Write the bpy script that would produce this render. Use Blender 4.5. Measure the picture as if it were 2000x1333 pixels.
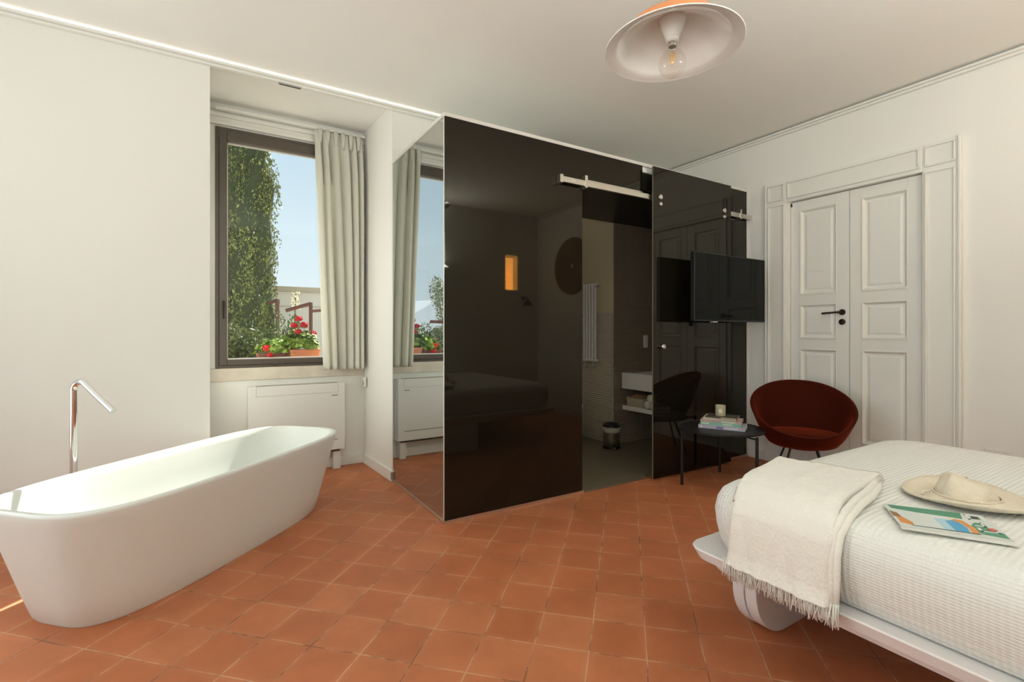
import bpy, bmesh, math, random
from mathutils import Vector, Matrix
random.seed(7)
PI = math.pi
S = bpy.context.scene
COL = S.collection
for o in list(bpy.data.objects):
    bpy.data.objects.remove(o, do_unlink=True)

# ------------------------------------------------------------------ camera
YAW = math.radians(31.675)
cam_d = bpy.data.cameras.new('camera')
cam = bpy.data.objects.new('camera', cam_d); COL.objects.link(cam)
cam.location = (0, 0, 1.2)
cam.rotation_euler = (PI / 2, 0, -YAW)
cam_d.sensor_width = 36.0
cam_d.lens = 946.5 / 2000 * 36.0
cam_d.shift_y = -18.5 / 2000
cam_d.clip_start = 0.02
S.camera = cam
S.view_settings.view_transform = 'Standard'
S.view_settings.look = 'None'
S.view_settings.exposure = 0.0
S.view_settings.gamma = 1.0
S.view_settings.use_curve_mapping = False

# ------------------------------------------------------------------ world
W = bpy.data.worlds.new('sky'); S.world = W; W.use_nodes = True
nt = W.node_tree; nt.nodes.clear()
wo = nt.nodes.new('ShaderNodeOutputWorld'); wb = nt.nodes.new('ShaderNodeBackground')
wt = nt.nodes.new('ShaderNodeTexCoord'); ws = nt.nodes.new('ShaderNodeSeparateXYZ')
wr = nt.nodes.new('ShaderNodeValToRGB')
nt.links.new(wt.outputs['Generated'], ws.inputs[0]); nt.links.new(ws.outputs['Z'], wr.inputs[0])
nt.links.new(wr.outputs[0], wb.inputs[0]); nt.links.new(wb.outputs[0], wo.inputs[0])
cr = wr.color_ramp
cr.elements[0].position = 0.0; cr.elements[0].color = (0.86, 0.92, 0.94, 1)
cr.elements[1].position = 0.95; cr.elements[1].color = (0.22, 0.42, 0.72, 1)
e = cr.elements.new(0.14); e.color = (0.72, 0.85, 0.92, 1)
e = cr.elements.new(0.45); e.color = (0.50, 0.68, 0.83, 1)
wb.inputs[1].default_value = 1.08

# ------------------------------------------------------------------ sun, window daylight and added ceiling fill
sd = bpy.data.lights.new('sun', 'SUN'); sd.energy = 15.0; sd.angle = math.radians(0.8); sd.color = (1.0, 0.95, 0.87)
sun = bpy.data.objects.new('sun', sd); COL.objects.link(sun)
sun.rotation_euler = Vector((-0.487, -0.560, -0.672)).to_track_quat('-Z', 'Y').to_euler()
sun.location = (4, 10, 9)

def area(name, loc, direction, sx, sy, power, color):
    l = bpy.data.lights.new(name, 'AREA'); l.shape = 'RECTANGLE'; l.size = sx; l.size_y = sy
    l.energy = power; l.color = color
    o = bpy.data.objects.new(name, l); COL.objects.link(o); o.location = loc
    o.rotation_euler = Vector(direction).to_track_quat('-Z', 'Y').to_euler()
    return o
area('daylight_left_window', (-2.30, 2.75, 1.45), (1, -0.9, 0.2), 1.9, 2.1, 30, (0.96, 0.995, 0.97))
area('back_ceiling_fill', (-0.75, -0.90, 1.55), (1.5, 0.35, 3.0), 1.6, 1.4, 60, (0.96, 0.99, 0.95))  # unseen fill lamp, aimed up to brighten the ceiling
area('daylight_near_window', (-2.36, 0.45, 1.45), (1, -0.5, 1.8), 1.3, 2.0, 27, (0.96, 0.995, 0.96))
area('added_ceiling_fill', (2.40, -0.88, 2.2), (0.0, 1, 2.6), 0.75, 0.6, 50, (0.97, 0.99, 0.95))  # added lamp for a brighter ceiling, set in an added high opening

# ------------------------------------------------------------------ helpers
class MB:
    def __init__(s): s.v = []; s.f = []
    def add(s, vs, fs, M=None):
        n = len(s.v)
        for p in vs:
            p = Vector(p)
            s.v.append(tuple(M @ p) if M is not None else tuple(p))
        s.f += [tuple(i + n for i in f) for f in fs]
    def box(s, x0, x1, y0, y1, z0, z1, M=None):
        s.add([(x0,y0,z0),(x1,y0,z0),(x1,y1,z0),(x0,y1,z0),(x0,y0,z1),(x1,y0,z1),(x1,y1,z1),(x0,y1,z1)],
              [(0,3,2,1),(4,5,6,7),(0,1,5,4),(1,2,6,5),(2,3,7,6),(3,0,4,7)], M)
    def prism(s, poly, z0, z1, M=None):
        n = len(poly)
        s.add([(x,y,z0) for x,y in poly] + [(x,y,z1) for x,y in poly],
              [tuple(reversed(range(n))), tuple(range(n,2*n))] + [(i,(i+1)%n,n+(i+1)%n,n+i) for i in range(n)], M)
    def loft(s, rings, cap0=True, cap1=True, closed=True, M=None):
        n = len(rings[0]); vs = [p for r in rings for p in r]; fs = []
        for k in range(len(rings)-1):
            for i in range(n if closed else n-1):
                j = (i+1) % n
                fs.append((k*n+i, k*n+j, (k+1)*n+j, (k+1)*n+i))
        if cap0: fs.append(tuple(reversed(range(n))))
        if cap1: fs.append(tuple((len(rings)-1)*n+i for i in range(n)))
        s.add(vs, fs, M)
    def lathe(s, prof, n=32, M=None, cap0=False, cap1=False):
        s.loft([[(r*math.cos(2*PI*i/n), r*math.sin(2*PI*i/n), z) for i in range(n)] for r, z in prof], cap0, cap1, True, M)
    def tube(s, pts, r, n=12, caps=True):
        pts = [Vector(p) for p in pts]; rings = []; up = Vector((0,0,1)); prev = None
        for i, p in enumerate(pts):
            t = (pts[min(i+1,len(pts)-1)] - pts[max(i-1,0)]).normalized()
            if prev is None:
                a = t.cross(up)
                if a.length < 1e-3: a = t.cross(Vector((1,0,0)))
            else: a = prev - t*prev.dot(t)
            a.normalize(); prev = a; b = t.cross(a)
            rr = r[i] if isinstance(r, (list, tuple)) else r
            rings.append([tuple(p + rr*(math.cos(2*PI*k/n)*a + math.sin(2*PI*k/n)*b)) for k in range(n)])
        s.loft(rings, caps, caps)
    def sphere(s, c, rx, ry=None, rz=None, n=16, m=10, M=None):
        ry = ry or rx; rz = rz or rx
        rings = []
        for k in range(m+1):
            a = -PI/2 + PI*k/m; ca = max(math.cos(a), 1e-3)
            rings.append([(c[0]+rx*ca*math.cos(2*PI*i/n), c[1]+ry*ca*math.sin(2*PI*i/n), c[2]+rz*math.sin(a)) for i in range(n)])
        s.loft(rings, True, True, True, M)
    def build(s, name, mat, parent=None, smooth=False, bevel=0, seg=2, auto=None, sub=0):
        me = bpy.data.meshes.new(name); me.from_pydata(s.v, [], s.f); me.validate(); me.update()
        bm = bmesh.new(); bm.from_mesh(me); bmesh.ops.recalc_face_normals(bm, faces=bm.faces); bm.to_mesh(me); bm.free()
        if mat: me.materials.append(mat)
        o = bpy.data.objects.new(name, me); COL.objects.link(o)
        if bevel:
            b = o.modifiers.new('b', 'BEVEL'); b.width = bevel; b.segments = seg; b.limit_method = 'ANGLE'; b.angle_limit = math.radians(40)
        if sub:
            b = o.modifiers.new('s', 'SUBSURF'); b.levels = sub; b.render_levels = sub
        if smooth:
            me.shade_smooth()
            if auto:
                bmx = bmesh.new(); bmx.from_mesh(me)
                for ed in bmx.edges:
                    if len(ed.link_faces) == 2 and ed.calc_face_angle(0) > math.radians(auto): ed.smooth = False
                bmx.to_mesh(me); bmx.free()
        if parent is not None:
            o.parent = parent; o.matrix_parent_inverse = parent.matrix_world.inverted() if False else Matrix.Translation(-Vector(parent.location)) if parent.type == 'EMPTY' else Matrix.Identity(4)
        return o

def tag(o, label=None, cat=None, group=None, kind=None):
    if label: o['label'] = label
    if cat: o['category'] = cat
    if group: o['group'] = group
    if kind: o['kind'] = kind
    return o
def empty(name, loc, label=None, cat=None, group=None, kind=None):
    o = bpy.data.objects.new(name, None); COL.objects.link(o); o.location = loc
    o.empty_display_size = 0.05
    return tag(o, label, cat, group, kind)
def RZ(a): return Matrix.Rotation(a, 4, 'Z')
def T(x, y, z): return Matrix.Translation((x, y, z))
def sup(a, b, n, N, cx, cy, th, z):
    r = []
    for i in range(N):
        t = 2*PI*i/N; c, s_ = math.cos(t), math.sin(t)
        u = a*math.copysign(abs(c)**(2/n), c); v = b*math.copysign(abs(s_)**(2/n), s_)
        r.append((cx+u*math.cos(th)-v*math.sin(th), cy+u*math.sin(th)+v*math.cos(th), z))
    return r
def rrect(x0, x1, y0, y1, r, z, k=6):
    out = []
    for cx, cy, a0 in ((x1-r,y1-r,0),(x0+r,y1-r,PI/2),(x0+r,y0+r,PI),(x1-r,y0+r,1.5*PI)):
        for i in range(k+1):
            a = a0 + PI/2*i/k; out.append((cx+r*math.cos(a), cy+r*math.sin(a), z))
    return out

# ------------------------------------------------------------------ materials
def mat(name, col, rough=0.5, metal=0.0, bump=0.0, bscale=40, var=0.0, vscale=3.0, spec=0.5, coat=0, trans=0, ior=1.45):
    m = bpy.data.materials.new(name); m.use_nodes = True; n = m.node_tree; b = n.nodes['Principled BSDF']
    b.inputs['Base Color'].default_value = (*col, 1); b.inputs['Roughness'].default_value = rough
    b.inputs['Metallic'].default_value = metal; b.inputs['Specular IOR Level'].default_value = spec
    b.inputs['Coat Weight'].default_value = coat; b.inputs['Transmission Weight'].default_value = trans; b.inputs['IOR'].default_value = ior
    if var or bump:
        tc = n.nodes.new('ShaderNodeTexCoord')
    if var:
        no = n.nodes.new('ShaderNodeTexNoise'); no.inputs['Scale'].default_value = vscale; no.inputs['Detail'].default_value = 4
        n.links.new(tc.outputs['Object'], no.inputs['Vector'])
        mx = n.nodes.new('ShaderNodeMix'); mx.data_type = 'RGBA'
        mx.inputs[6].default_value = (*[max(0, c*(1-var)) for c in col], 1); mx.inputs[7].default_value = (*[min(1, c*(1+var)) for c in col], 1)
        n.links.new(no.outputs['Fac'], mx.inputs[0]); n.links.new(mx.outputs[2], b.inputs['Base Color'])
    if bump:
        nb = n.nodes.new('ShaderNodeTexNoise'); nb.inputs['Scale'].default_value = bscale; nb.inputs['Detail'].default_value = 3
        n.links.new(tc.outputs['Object'], nb.inputs['Vector'])
        bp = n.nodes.new('ShaderNodeBump'); bp.inputs['Strength'].default_value = bump; bp.inputs['Distance'].default_value = 0.01
        n.links.new(nb.outputs['Fac'], bp.inputs['Height']); n.links.new(bp.outputs[0], b.inputs['Normal'])
    return m
def nd(m, t): return m.node_tree.nodes.new('ShaderNode' + t)
def lk(m, a, b): m.node_tree.links.new(a, b)

M_wall = mat('wall_paint', (0.87, 0.86, 0.805), 0.85, bump=0.04, bscale=25, var=0.012, vscale=1.5)
M_ceil = mat('ceiling_paint', (0.92, 0.91, 0.86), 0.85, bump=0.03, bscale=18)
M_trim = mat('white_wood_paint', (0.86, 0.85, 0.79), 0.45, bump=0.03, bscale=60)
M_door = mat('door_paint', (0.84, 0.83, 0.77), 0.42, bump=0.05, bscale=30)
M_tub = mat('matt_white_resin', (0.83, 0.85, 0.80), 0.38)
M_chrome = mat('chrome', (0.86, 0.86, 0.85), 0.06, metal=1)
M_steel = mat('brushed_steel', (0.72, 0.69, 0.62), 0.3, metal=1)
M_alu = mat('pale_aluminium', (0.80, 0.78, 0.73), 0.35, metal=0.3)
M_black = mat('black_lacquer_glass', (0.010, 0.008, 0.005), 0.03, spec=0.46)
M_black.node_tree.nodes['Principled BSDF'].inputs['Specular Tint'].default_value = (1.0, 0.92, 0.76, 1)
M_blackceil = mat('black_ceiling_panel', (0.012, 0.010, 0.006), 0.4)
M_mirror = mat('tinted_mirror_glass', (0.57, 0.60, 0.60), 0.015, metal=1)
M_tv = mat('tv_screen', (0.006, 0.007, 0.006), 0.06, spec=0.13)
M_tvb = mat('tv_plastic', (0.01, 0.01, 0.01), 0.35)
M_frame = mat('bronze_window_frame', (0.115, 0.095, 0.078), 0.38, metal=0.25, var=0.1, vscale=12)
M_iron = mat('black_iron', (0.012, 0.011, 0.011), 0.45)
M_handle = mat('dark_bronze', (0.035, 0.025, 0.017), 0.35, metal=0.6)
M_rad = mat('radiator_enamel', (0.80, 0.79, 0.74), 0.4)
M_slot = mat('dark_slot', (0.10, 0.095, 0.085), 0.7)
M_gap = mat('grey_gap', (0.45, 0.44, 0.40), 0.7)  # plain grey for the vent frame and heater joints
M_marble = mat('sill_marble', (0.74, 0.67, 0.56), 0.4, var=0.22, vscale=9, bump=0.05)
M_bathfloor = mat('grey_resin_floor', (0.15, 0.125, 0.085), 0.35, var=0.08, vscale=3)
M_ceramic = mat('white_ceramic', (0.85, 0.83, 0.78), 0.15)
M_bed = mat('bed_white_lacquer', (0.84, 0.80, 0.79), 0.35)
M_straw = mat('cream_straw', (0.78, 0.69, 0.54), 0.8, bump=0.5, bscale=160, var=0.08, vscale=40)
M_terr = mat('terracotta', (0.62, 0.22, 0.10), 0.7, var=0.1, vscale=10)
M_terr2 = mat('dark_terracotta', (0.22, 0.08, 0.05), 0.7, var=0.1, vscale=10)
M_rust = mat('brown_rail_paint', (0.10, 0.035, 0.022), 0.5)
M_velvet = mat('rust_velvet', (0.050, 0.006, 0.002), 0.85, spec=0.12)
M_velvet.node_tree.nodes['Principled BSDF'].inputs['Sheen Weight'].default_value = 0.32
M_velvet.node_tree.nodes['Principled BSDF'].inputs['Sheen Tint'].default_value = (1.0, 0.12, 0.03, 1)
M_velvet.node_tree.nodes['Principled BSDF'].inputs['Sheen Roughness'].default_value = 0.4
M_facade = mat('neighbour_plaster', (0.60, 0.57, 0.53), 0.9, var=0.06, vscale=2)
M_cap = mat('stone_coping', (0.42, 0.36, 0.28), 0.9, var=0.2, vscale=6)
M_ext = mat('outer_plaster', (0.72, 0.68, 0.60), 0.9)
M_ground = mat('terrace_ground', (0.42, 0.38, 0.28), 0.9, var=0.2, vscale=2)
M_bark = mat('bark', (0.12, 0.09, 0.06), 0.9, bump=0.3)
M_wicker = mat('woven_rattan', (0.20, 0.13, 0.08), 0.8, bump=0.6, bscale=120, var=0.2, vscale=60)
M_shade_out = mat('orange_lamp_enamel', (0.80, 0.28, 0.09), 0.35)
M_shade_in = mat('glazed_white_enamel', (0.80, 0.765, 0.72), 0.10, coat=0.4)
M_porc = mat('white_porcelain', (0.82, 0.79, 0.74), 0.15)
M_cord = mat('white_cord', (0.75, 0.72, 0.66), 0.6)
M_towel = mat('cream_towel', (0.78, 0.74, 0.64), 0.95, bump=0.6, bscale=200)
M_bag = mat('brown_bag', (0.28, 0.17, 0.09), 0.8, var=0.3, vscale=20)
M_net = mat('beige_net_basket', (0.55, 0.47, 0.34), 0.85, bump=0.7, bscale=120, var=0.3, vscale=50)

# clear glass that also reflects
def glass(name, tint=(0.96,0.98,0.97), refl=1.0, k0=0.03, kf=0.45):
    m = bpy.data.materials.new(name); m.use_nodes = True; n = m.node_tree; n.nodes.clear()
    out = n.nodes.new('ShaderNodeOutputMaterial'); tr = n.nodes.new('ShaderNodeBsdfTransparent'); gl = n.nodes.new('ShaderNodeBsdfGlossy')
    fr = n.nodes.new('ShaderNodeMath'); fr.operation = 'MULTIPLY_ADD'; lw = n.nodes.new('ShaderNodeLayerWeight'); lw.inputs['Blend'].default_value = 0.5
    pw = n.nodes.new('ShaderNodeMath'); pw.operation = 'POWER'; pw.inputs[1].default_value = 4.0; n.links.new(lw.outputs['Facing'], pw.inputs[0])
    n.links.new(pw.outputs[0], fr.inputs[0]); fr.inputs[1].default_value = kf; fr.inputs[2].default_value = k0
    mx = n.nodes.new('ShaderNodeMixShader')
    tr.inputs[0].default_value = (*tint, 1); gl.inputs['Roughness'].default_value = 0.01; gl.inputs['Color'].default_value = (refl, refl, refl, 1)
    n.links.new(fr.outputs[0], mx.inputs[0]); n.links.new(tr.outputs[0], mx.inputs[1]); n.links.new(gl.outputs[0], mx.inputs[2]); n.links.new(mx.outputs[0], out.inputs[0])
    return m
M_pane = glass('window_glass', (0.97, 0.985, 0.98), 1.0, 0.02, 0.2)
M_bulb = glass('bulb_glass', (0.975, 0.965, 0.945), 1.0, 0.03, 0.25)

# floor tiles: handmade terracotta squares laid diagonally
M_floor = mat('terracotta_floor_tiles', (0.5, 0.17, 0.08), 0.5)
def floor_nodes(m):
    n = m.node_tree; b = n.nodes['Principled BSDF']
    tc = nd(m, 'TexCoord'); sep = nd(m, 'SeparateXYZ'); 
    wn = nd(m, 'TexNoise'); wn.inputs['Scale'].default_value = 3.1; wn.inputs['Detail'].default_value = 2
    lk(m, tc.outputs['Object'], wn.inputs['Vector'])
    sb = nd(m, 'VectorMath'); sb.operation = 'SUBTRACT'; sb.inputs[1].default_value = (0.5, 0.5, 0.5); lk(m, wn.outputs['Color'], sb.inputs[0])
    sc = nd(m, 'VectorMath'); sc.operation = 'SCALE'; sc.inputs['Scale'].default_value = 0.016; lk(m, sb.outputs[0], sc.inputs[0])
    ad = nd(m, 'VectorMath'); ad.operation = 'ADD'; lk(m, tc.outputs['Object'], ad.inputs[0]); lk(m, sc.outputs[0], ad.inputs[1])
    lk(m, ad.outputs[0], sep.inputs[0])
    def mth(op, a, b_=None):
        q = nd(m, 'Math'); q.operation = op
        for i, v in enumerate((a, b_)):
            if v is None: continue
            if isinstance(v, (int, float)): q.inputs[i].default_value = v
            else: lk(m, v, q.inputs[i])
        return q.outputs[0]
    r2 = math.sqrt(0.5)
    p = mth('MULTIPLY', mth('SUBTRACT', sep.outputs[0], sep.outputs[1]), r2)
    q = mth('MULTIPLY', mth('ADD', sep.outputs[0], sep.outputs[1]), r2)
    pu = mth('DIVIDE', mth('ADD', p, 0.343 + 0.207*40), 0.207)
    qv = mth('DIVIDE', mth('SUBTRACT', q, 1.832 - 0.2116*40), 0.2116)
    fp = mth('FRACT', pu); fq = mth('FRACT', qv)
    dp = mth('MULTIPLY', mth('MINIMUM', fp, mth('SUBTRACT', 1.0, fp)), 0.207)
    dq = mth('MULTIPLY', mth('MINIMUM', fq, mth('SUBTRACT', 1.0, fq)), 0.2116)
    d = mth('MINIMUM', dp, dq)
    # worn joint widths
    jn = nd(m, 'TexNoise'); jn.inputs['Scale'].default_value = 7; jn.inputs['Detail'].default_value = 5; lk(m, tc.outputs['Object'], jn.inputs['Vector'])
    jw = nd(m, 'MapRange'); jw.inputs[1].default_value = 0.3; jw.inputs[2].default_value = 0.75; jw.inputs[3].default_value = 0.0005; jw.inputs[4].default_value = 0.0034
    lk(m, jn.outputs['Fac'], jw.inputs[0])
    jm = nd(m, 'MapRange'); jm.interpolation_type = 'SMOOTHSTEP'; lk(m, d, jm.inputs[0]); lk(m, jw.outputs[0], jm.inputs[1])
    jm.inputs[3].default_value = 1; jm.inputs[4].default_value = 0
    lk(m, mth('ADD', jw.outputs[0], 0.0016), jm.inputs[2])
    cell = nd(m, 'CombineXYZ'); lk(m, mth('FLOOR', pu), cell.inputs[0]); lk(m, mth('FLOOR', qv), cell.inputs[1])
    wh = nd(m, 'TexWhiteNoise'); wh.noise_dimensions = '3D'; lk(m, cell.outputs[0], wh.inputs['Vector'])
    rp = nd(m, 'ValToRGB'); lk(m, wh.outputs['Value'], rp.inputs[0])
    rp.color_ramp.elements[0].color = (0.47, 0.152, 0.062, 1); rp.color_ramp.elements[1].color = (0.55, 0.195, 0.086, 1)
    e2 = rp.color_ramp.elements.new(0.5); e2.color = (0.51, 0.165, 0.068, 1)
    n1 = nd(m, 'TexNoise'); n1.inputs['Scale'].default_value = 5; n1.inputs['Detail'].default_value = 7; n1.inputs['Roughness'].default_value = 0.62; lk(m, tc.outputs['Object'], n1.inputs['Vector'])
    mr = nd(m, 'MapRange'); mr.inputs[1].default_value = 0.3; mr.inputs[2].default_value = 0.75; mr.inputs[3].default_value = 0.86; mr.inputs[4].default_value = 1.15; lk(m, n1.outputs['Fac'], mr.inputs[0])
    vm = nd(m, 'VectorMath'); vm.operation = 'SCALE'; lk(m, rp.outputs[0], vm.inputs[0]); lk(m, mr.outputs[0], vm.inputs['Scale'])
    # pale bloom near the joints
    bl = nd(m, 'MapRange'); lk(m, d, bl.inputs[0]); bl.inputs[1].default_value = 0.0; bl.inputs[2].default_value = 0.03; bl.inputs[3].default_value = 0.22; bl.inputs[4].default_value = 0.0
    blm = mth('MULTIPLY', bl.outputs[0], n1.outputs['Fac'])
    mb = nd(m, 'Mix'); mb.data_type = 'RGBA'; lk(m, blm, mb.inputs[0]); lk(m, vm.outputs[0], mb.inputs[6]); mb.inputs[7].default_value = (0.70, 0.36, 0.20, 1)
    mx = nd(m, 'Mix'); mx.data_type = 'RGBA'; lk(m, mth('MULTIPLY', jm.outputs[0], 0.75), mx.inputs[0]); lk(m, mb.outputs[2], mx.inputs[6])
    jr = nd(m, 'ValToRGB'); lk(m, n1.outputs['Fac'], jr.inputs[0]); jr.color_ramp.elements[0].position = 0.42; jr.color_ramp.elements[0].color = (0.22, 0.09, 0.045, 1)
    jr.color_ramp.elements[1].position = 0.52; jr.color_ramp.elements[1].color = (0.66, 0.36, 0.20, 1)
    lk(m, jr.outputs[0], mx.inputs[7]); lk(m, mx.outputs[2], b.inputs['Base Color'])
    hh = mth('SUBTRACT', mth('MULTIPLY', n1.outputs['Fac'], 0.35), jm.outputs[0])
    bp = nd(m, 'Bump'); bp.inputs['Strength'].default_value = 0.5; bp.inputs['Distance'].default_value = 0.0025; lk(m, hh, bp.inputs['Height']); lk(m, bp.outputs[0], b.inputs['Normal'])
    rg = nd(m, 'MapRange'); rg.inputs[3].default_value = 0.38; rg.inputs[4].default_value = 0.62; lk(m, n1.outputs['Fac'], rg.inputs[0]); lk(m, rg.outputs[0], b.inputs['Roughness'])
    b.inputs['Specular IOR Level'].default_value = 0.35
floor_nodes(M_floor)

def waffle(name, col, px, pz, strength):
    m = mat(name, col, 0.9); b = m.node_tree.nodes['Principled BSDF']
    tc = nd(m, 'TexCoord'); sep = nd(m, 'SeparateXYZ'); lk(m, tc.outputs['Object'], sep.inputs[0])
    tot = None
    for i, per in enumerate((pz, px, pz)):
        a = nd(m, 'Math'); a.operation = 'MULTIPLY'; a.inputs[1].default_value = 2*PI/per; lk(m, sep.outputs[i], a.inputs[0])
        s_ = nd(m, 'Math'); s_.operation = 'SINE'; lk(m, a.outputs[0], s_.inputs[0])
        if i != 1:
            k_ = nd(m, 'Math'); k_.operation = 'MULTIPLY'; k_.inputs[1].default_value = 0.40; lk(m, s_.outputs[0], k_.inputs[0]); s_ = k_
        if tot is None: tot = s_.outputs[0]
        else:
            q = nd(m, 'Math'); q.operation = 'ADD'; lk(m, tot, q.inputs[0]); lk(m, s_.outputs[0], q.inputs[1]); tot = q.outputs[0]
    bp = nd(m, 'Bump'); bp.inputs['Strength'].default_value = strength; bp.inputs['Distance'].default_value = 0.0012
    lk(m, tot, bp.inputs['Height']); lk(m, bp.outputs[0], b.inputs['Normal'])
    return m
M_cover = waffle('white_waffle_cotton', (0.83, 0.825, 0.78), 0.0165, 0.0085, 0.8)
M_throw = mat('cream_cashmere', (0.84, 0.80, 0.72), 0.95, bump=0.35, bscale=90, var=0.03, vscale=12)
M_throw.node_tree.nodes['Principled BSDF'].inputs['Sheen Weight'].default_value = 0.3

def ribbed(name, col, per, strength):
    m = mat(name, col, 0.35); b = m.node_tree.nodes['Principled BSDF']
    tc = nd(m, 'TexCoord'); w = nd(m, 'TexWave'); w.wave_type = 'BANDS'; w.bands_direction = 'Z'; w.inputs['Scale'].default_value = 2*PI/per/20*1.0
    w.inputs['Distortion'].default_value = 1.6; w.inputs['Detail'].default_value = 1; w.inputs['Detail Scale'].default_value = 0.6
    lk(m, tc.outputs['Object'], w.inputs['Vector'])
    bp = nd(m, 'Bump'); bp.inputs['Strength'].default_value = strength; bp.inputs['Distance'].default_value = 0.006
    lk(m, w.outputs['Fac'], bp.inputs['Height']); lk(m, bp.outputs[0], b.inputs['Normal'])
    return m
M_rib = ribbed('wavy_ribbed_tile', (0.52, 0.46, 0.34), 0.022, 0.8)
M_rib2 = ribbed('wavy_ribbed_tile_brown', (0.26, 0.20, 0.14), 0.022, 0.6)

M_curt = bpy.data.materials.new('curtain_linen'); M_curt.use_nodes = True
def curt(m):
    n = m.node_tree; b = n.nodes['Principled BSDF']; out = n.nodes['Material Output']
    b.inputs['Base Color'].default_value = (0.82, 0.81, 0.72, 1); b.inputs['Roughness'].default_value = 0.9
    tl = nd(m, 'BsdfTranslucent'); tl.inputs[0].default_value = (0.80, 0.78, 0.66, 1)
    mx = nd(m, 'MixShader'); mx.inputs[0].default_value = 0.22; lk(m, b.outputs[0], mx.inputs[1]); lk(m, tl.outputs[0], mx.inputs[2]); lk(m, mx.outputs[0], out.inputs[0])
curt(M_curt)

def leafmat(name, c1, c2, c3):
    m = mat(name, c1, 0.6); b = m.node_tree.nodes['Principled BSDF']
    g = nd(m, 'NewGeometry'); r = nd(m, 'ValToRGB'); lk(m, g.outputs['Random Per Island'], r.inputs[0])
    r.color_ramp.elements[0].color = (*c1, 1); r.color_ramp.elements[1].color = (*c3, 1)
    e3 = r.color_ramp.elements.new(0.5); e3.color = (*c2, 1)
    tc = nd(m, 'TexCoord'); no = nd(m, 'TexNoise'); no.inputs['Scale'].default_value = 3.5; no.inputs['Detail'].default_value = 3; lk(m, tc.outputs['Object'], no.inputs['Vector'])
    mr = nd(m, 'MapRange'); mr.inputs[1].default_value = 0.3; mr.inputs[2].default_value = 0.7; mr.inputs[3].default_value = 0.6; mr.inputs[4].default_value = 1.25; lk(m, no.outputs['Fac'], mr.inputs[0])
    vm = nd(m, 'VectorMath'); vm.operation = 'SCALE'; lk(m, r.outputs[0], vm.inputs[0]); lk(m, mr.outputs[0], vm.inputs['Scale']); lk(m, vm.outputs[0], b.inputs['Base Color'])
    return m
M_cyp = leafmat('cypress_foliage', (0.06, 0.095, 0.018), (0.13, 0.17, 0.035), (0.34, 0.33, 0.09))
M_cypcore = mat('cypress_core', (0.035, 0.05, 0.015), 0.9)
M_ger = leafmat('geranium_leaf', (0.10, 0.20, 0.02), (0.22, 0.36, 0.04), (0.42, 0.52, 0.10))
M_petal = leafmat('geranium_petal', (0.62, 0.008, 0.015), (0.80, 0.015, 0.025), (0.95, 0.04, 0.05))
M_olive = leafmat('olive_leaf', (0.12, 0.15, 0.07), (0.24, 0.27, 0.14), (0.42, 0.44, 0.28))
M_shrub = leafmat('shrub_leaf', (0.04, 0.065, 0.02), (0.08, 0.12, 0.03), (0.16, 0.20, 0.05))
M_yucca = leafmat('yucca_leaf', (0.20, 0.24, 0.18), (0.28, 0.33, 0.25), (0.36, 0.40, 0.30))
M_bloom = mat('cream_blossom', (0.80, 0.72, 0.48), 0.7)

def emis(name, col, st):
    m = bpy.data.materials.new(name); m.use_nodes = True; b = m.node_tree.nodes['Principled BSDF']
    b.inputs['Base Color'].default_value = (*col, 1); b.inputs['Emission Color'].default_value = (*col, 1); b.inputs['Emission Strength'].default_value = st
    return m

# ================================================================== SETTING
YG, YW, YB, YO = 2.785, 3.817, 4.507, 4.72     # glass front, window wall face, alcove back, outer face
XG, XR, XL, YK = 1.224, 4.396, -2.2, -0.78
H = 3.02
def struct(mb, name, m, **k): return tag(mb.build(name, m, **k), kind='structure')

mb = MB(); mb.box(-2.6, 4.8, -1.1, YO, -0.2, 0.0); fl = struct(mb, 'floor', M_floor)
mb = MB(); mb.box(-2.6, 4.8, -1.1, YO, H, H+0.25); struct(mb, 'ceiling', M_ceil)
# window wall with its two alcoves
mb = MB()
mb.prism([(-2.6,YW),(-0.017,YW),(-0.045,YB),(-0.045,YO),(-2.6,YO)], 0, H)
mb.prism([(XG,YW),(2.50,YW),(2.53,YB),(2.53,YO),(1.18,YO),(1.18,YB)], 0, H)
mb.prism([(3.60,YB),(3.62,YW),(4.8,YW),(4.8,YO),(3.60,YO)], 0, H)
mb.box(-0.045, 1.18, YB, YO, 0, 0.80)                      # under the window
mb.box(-0.045, 1.18, YB, YO, 2.845, H)                     # over it
mb.box(2.53, 3.60, YB, YO, 0, H)                           # bathroom niche back
struct(mb, 'wall_left', M_wall)
mb = MB(); mb.box(XR, XR+0.05, -1.1, 1.30, 0, H); mb.box(XR, XR+0.05, 2.50, YW, 0, H); mb.box(XR, XR+0.05, 1.30, 2.50, 2.45, H)
mb.box(XR+0.05, XR+0.3, -1.1, YW, 0, H); struct(mb, 'wall_right', M_wall)
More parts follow.
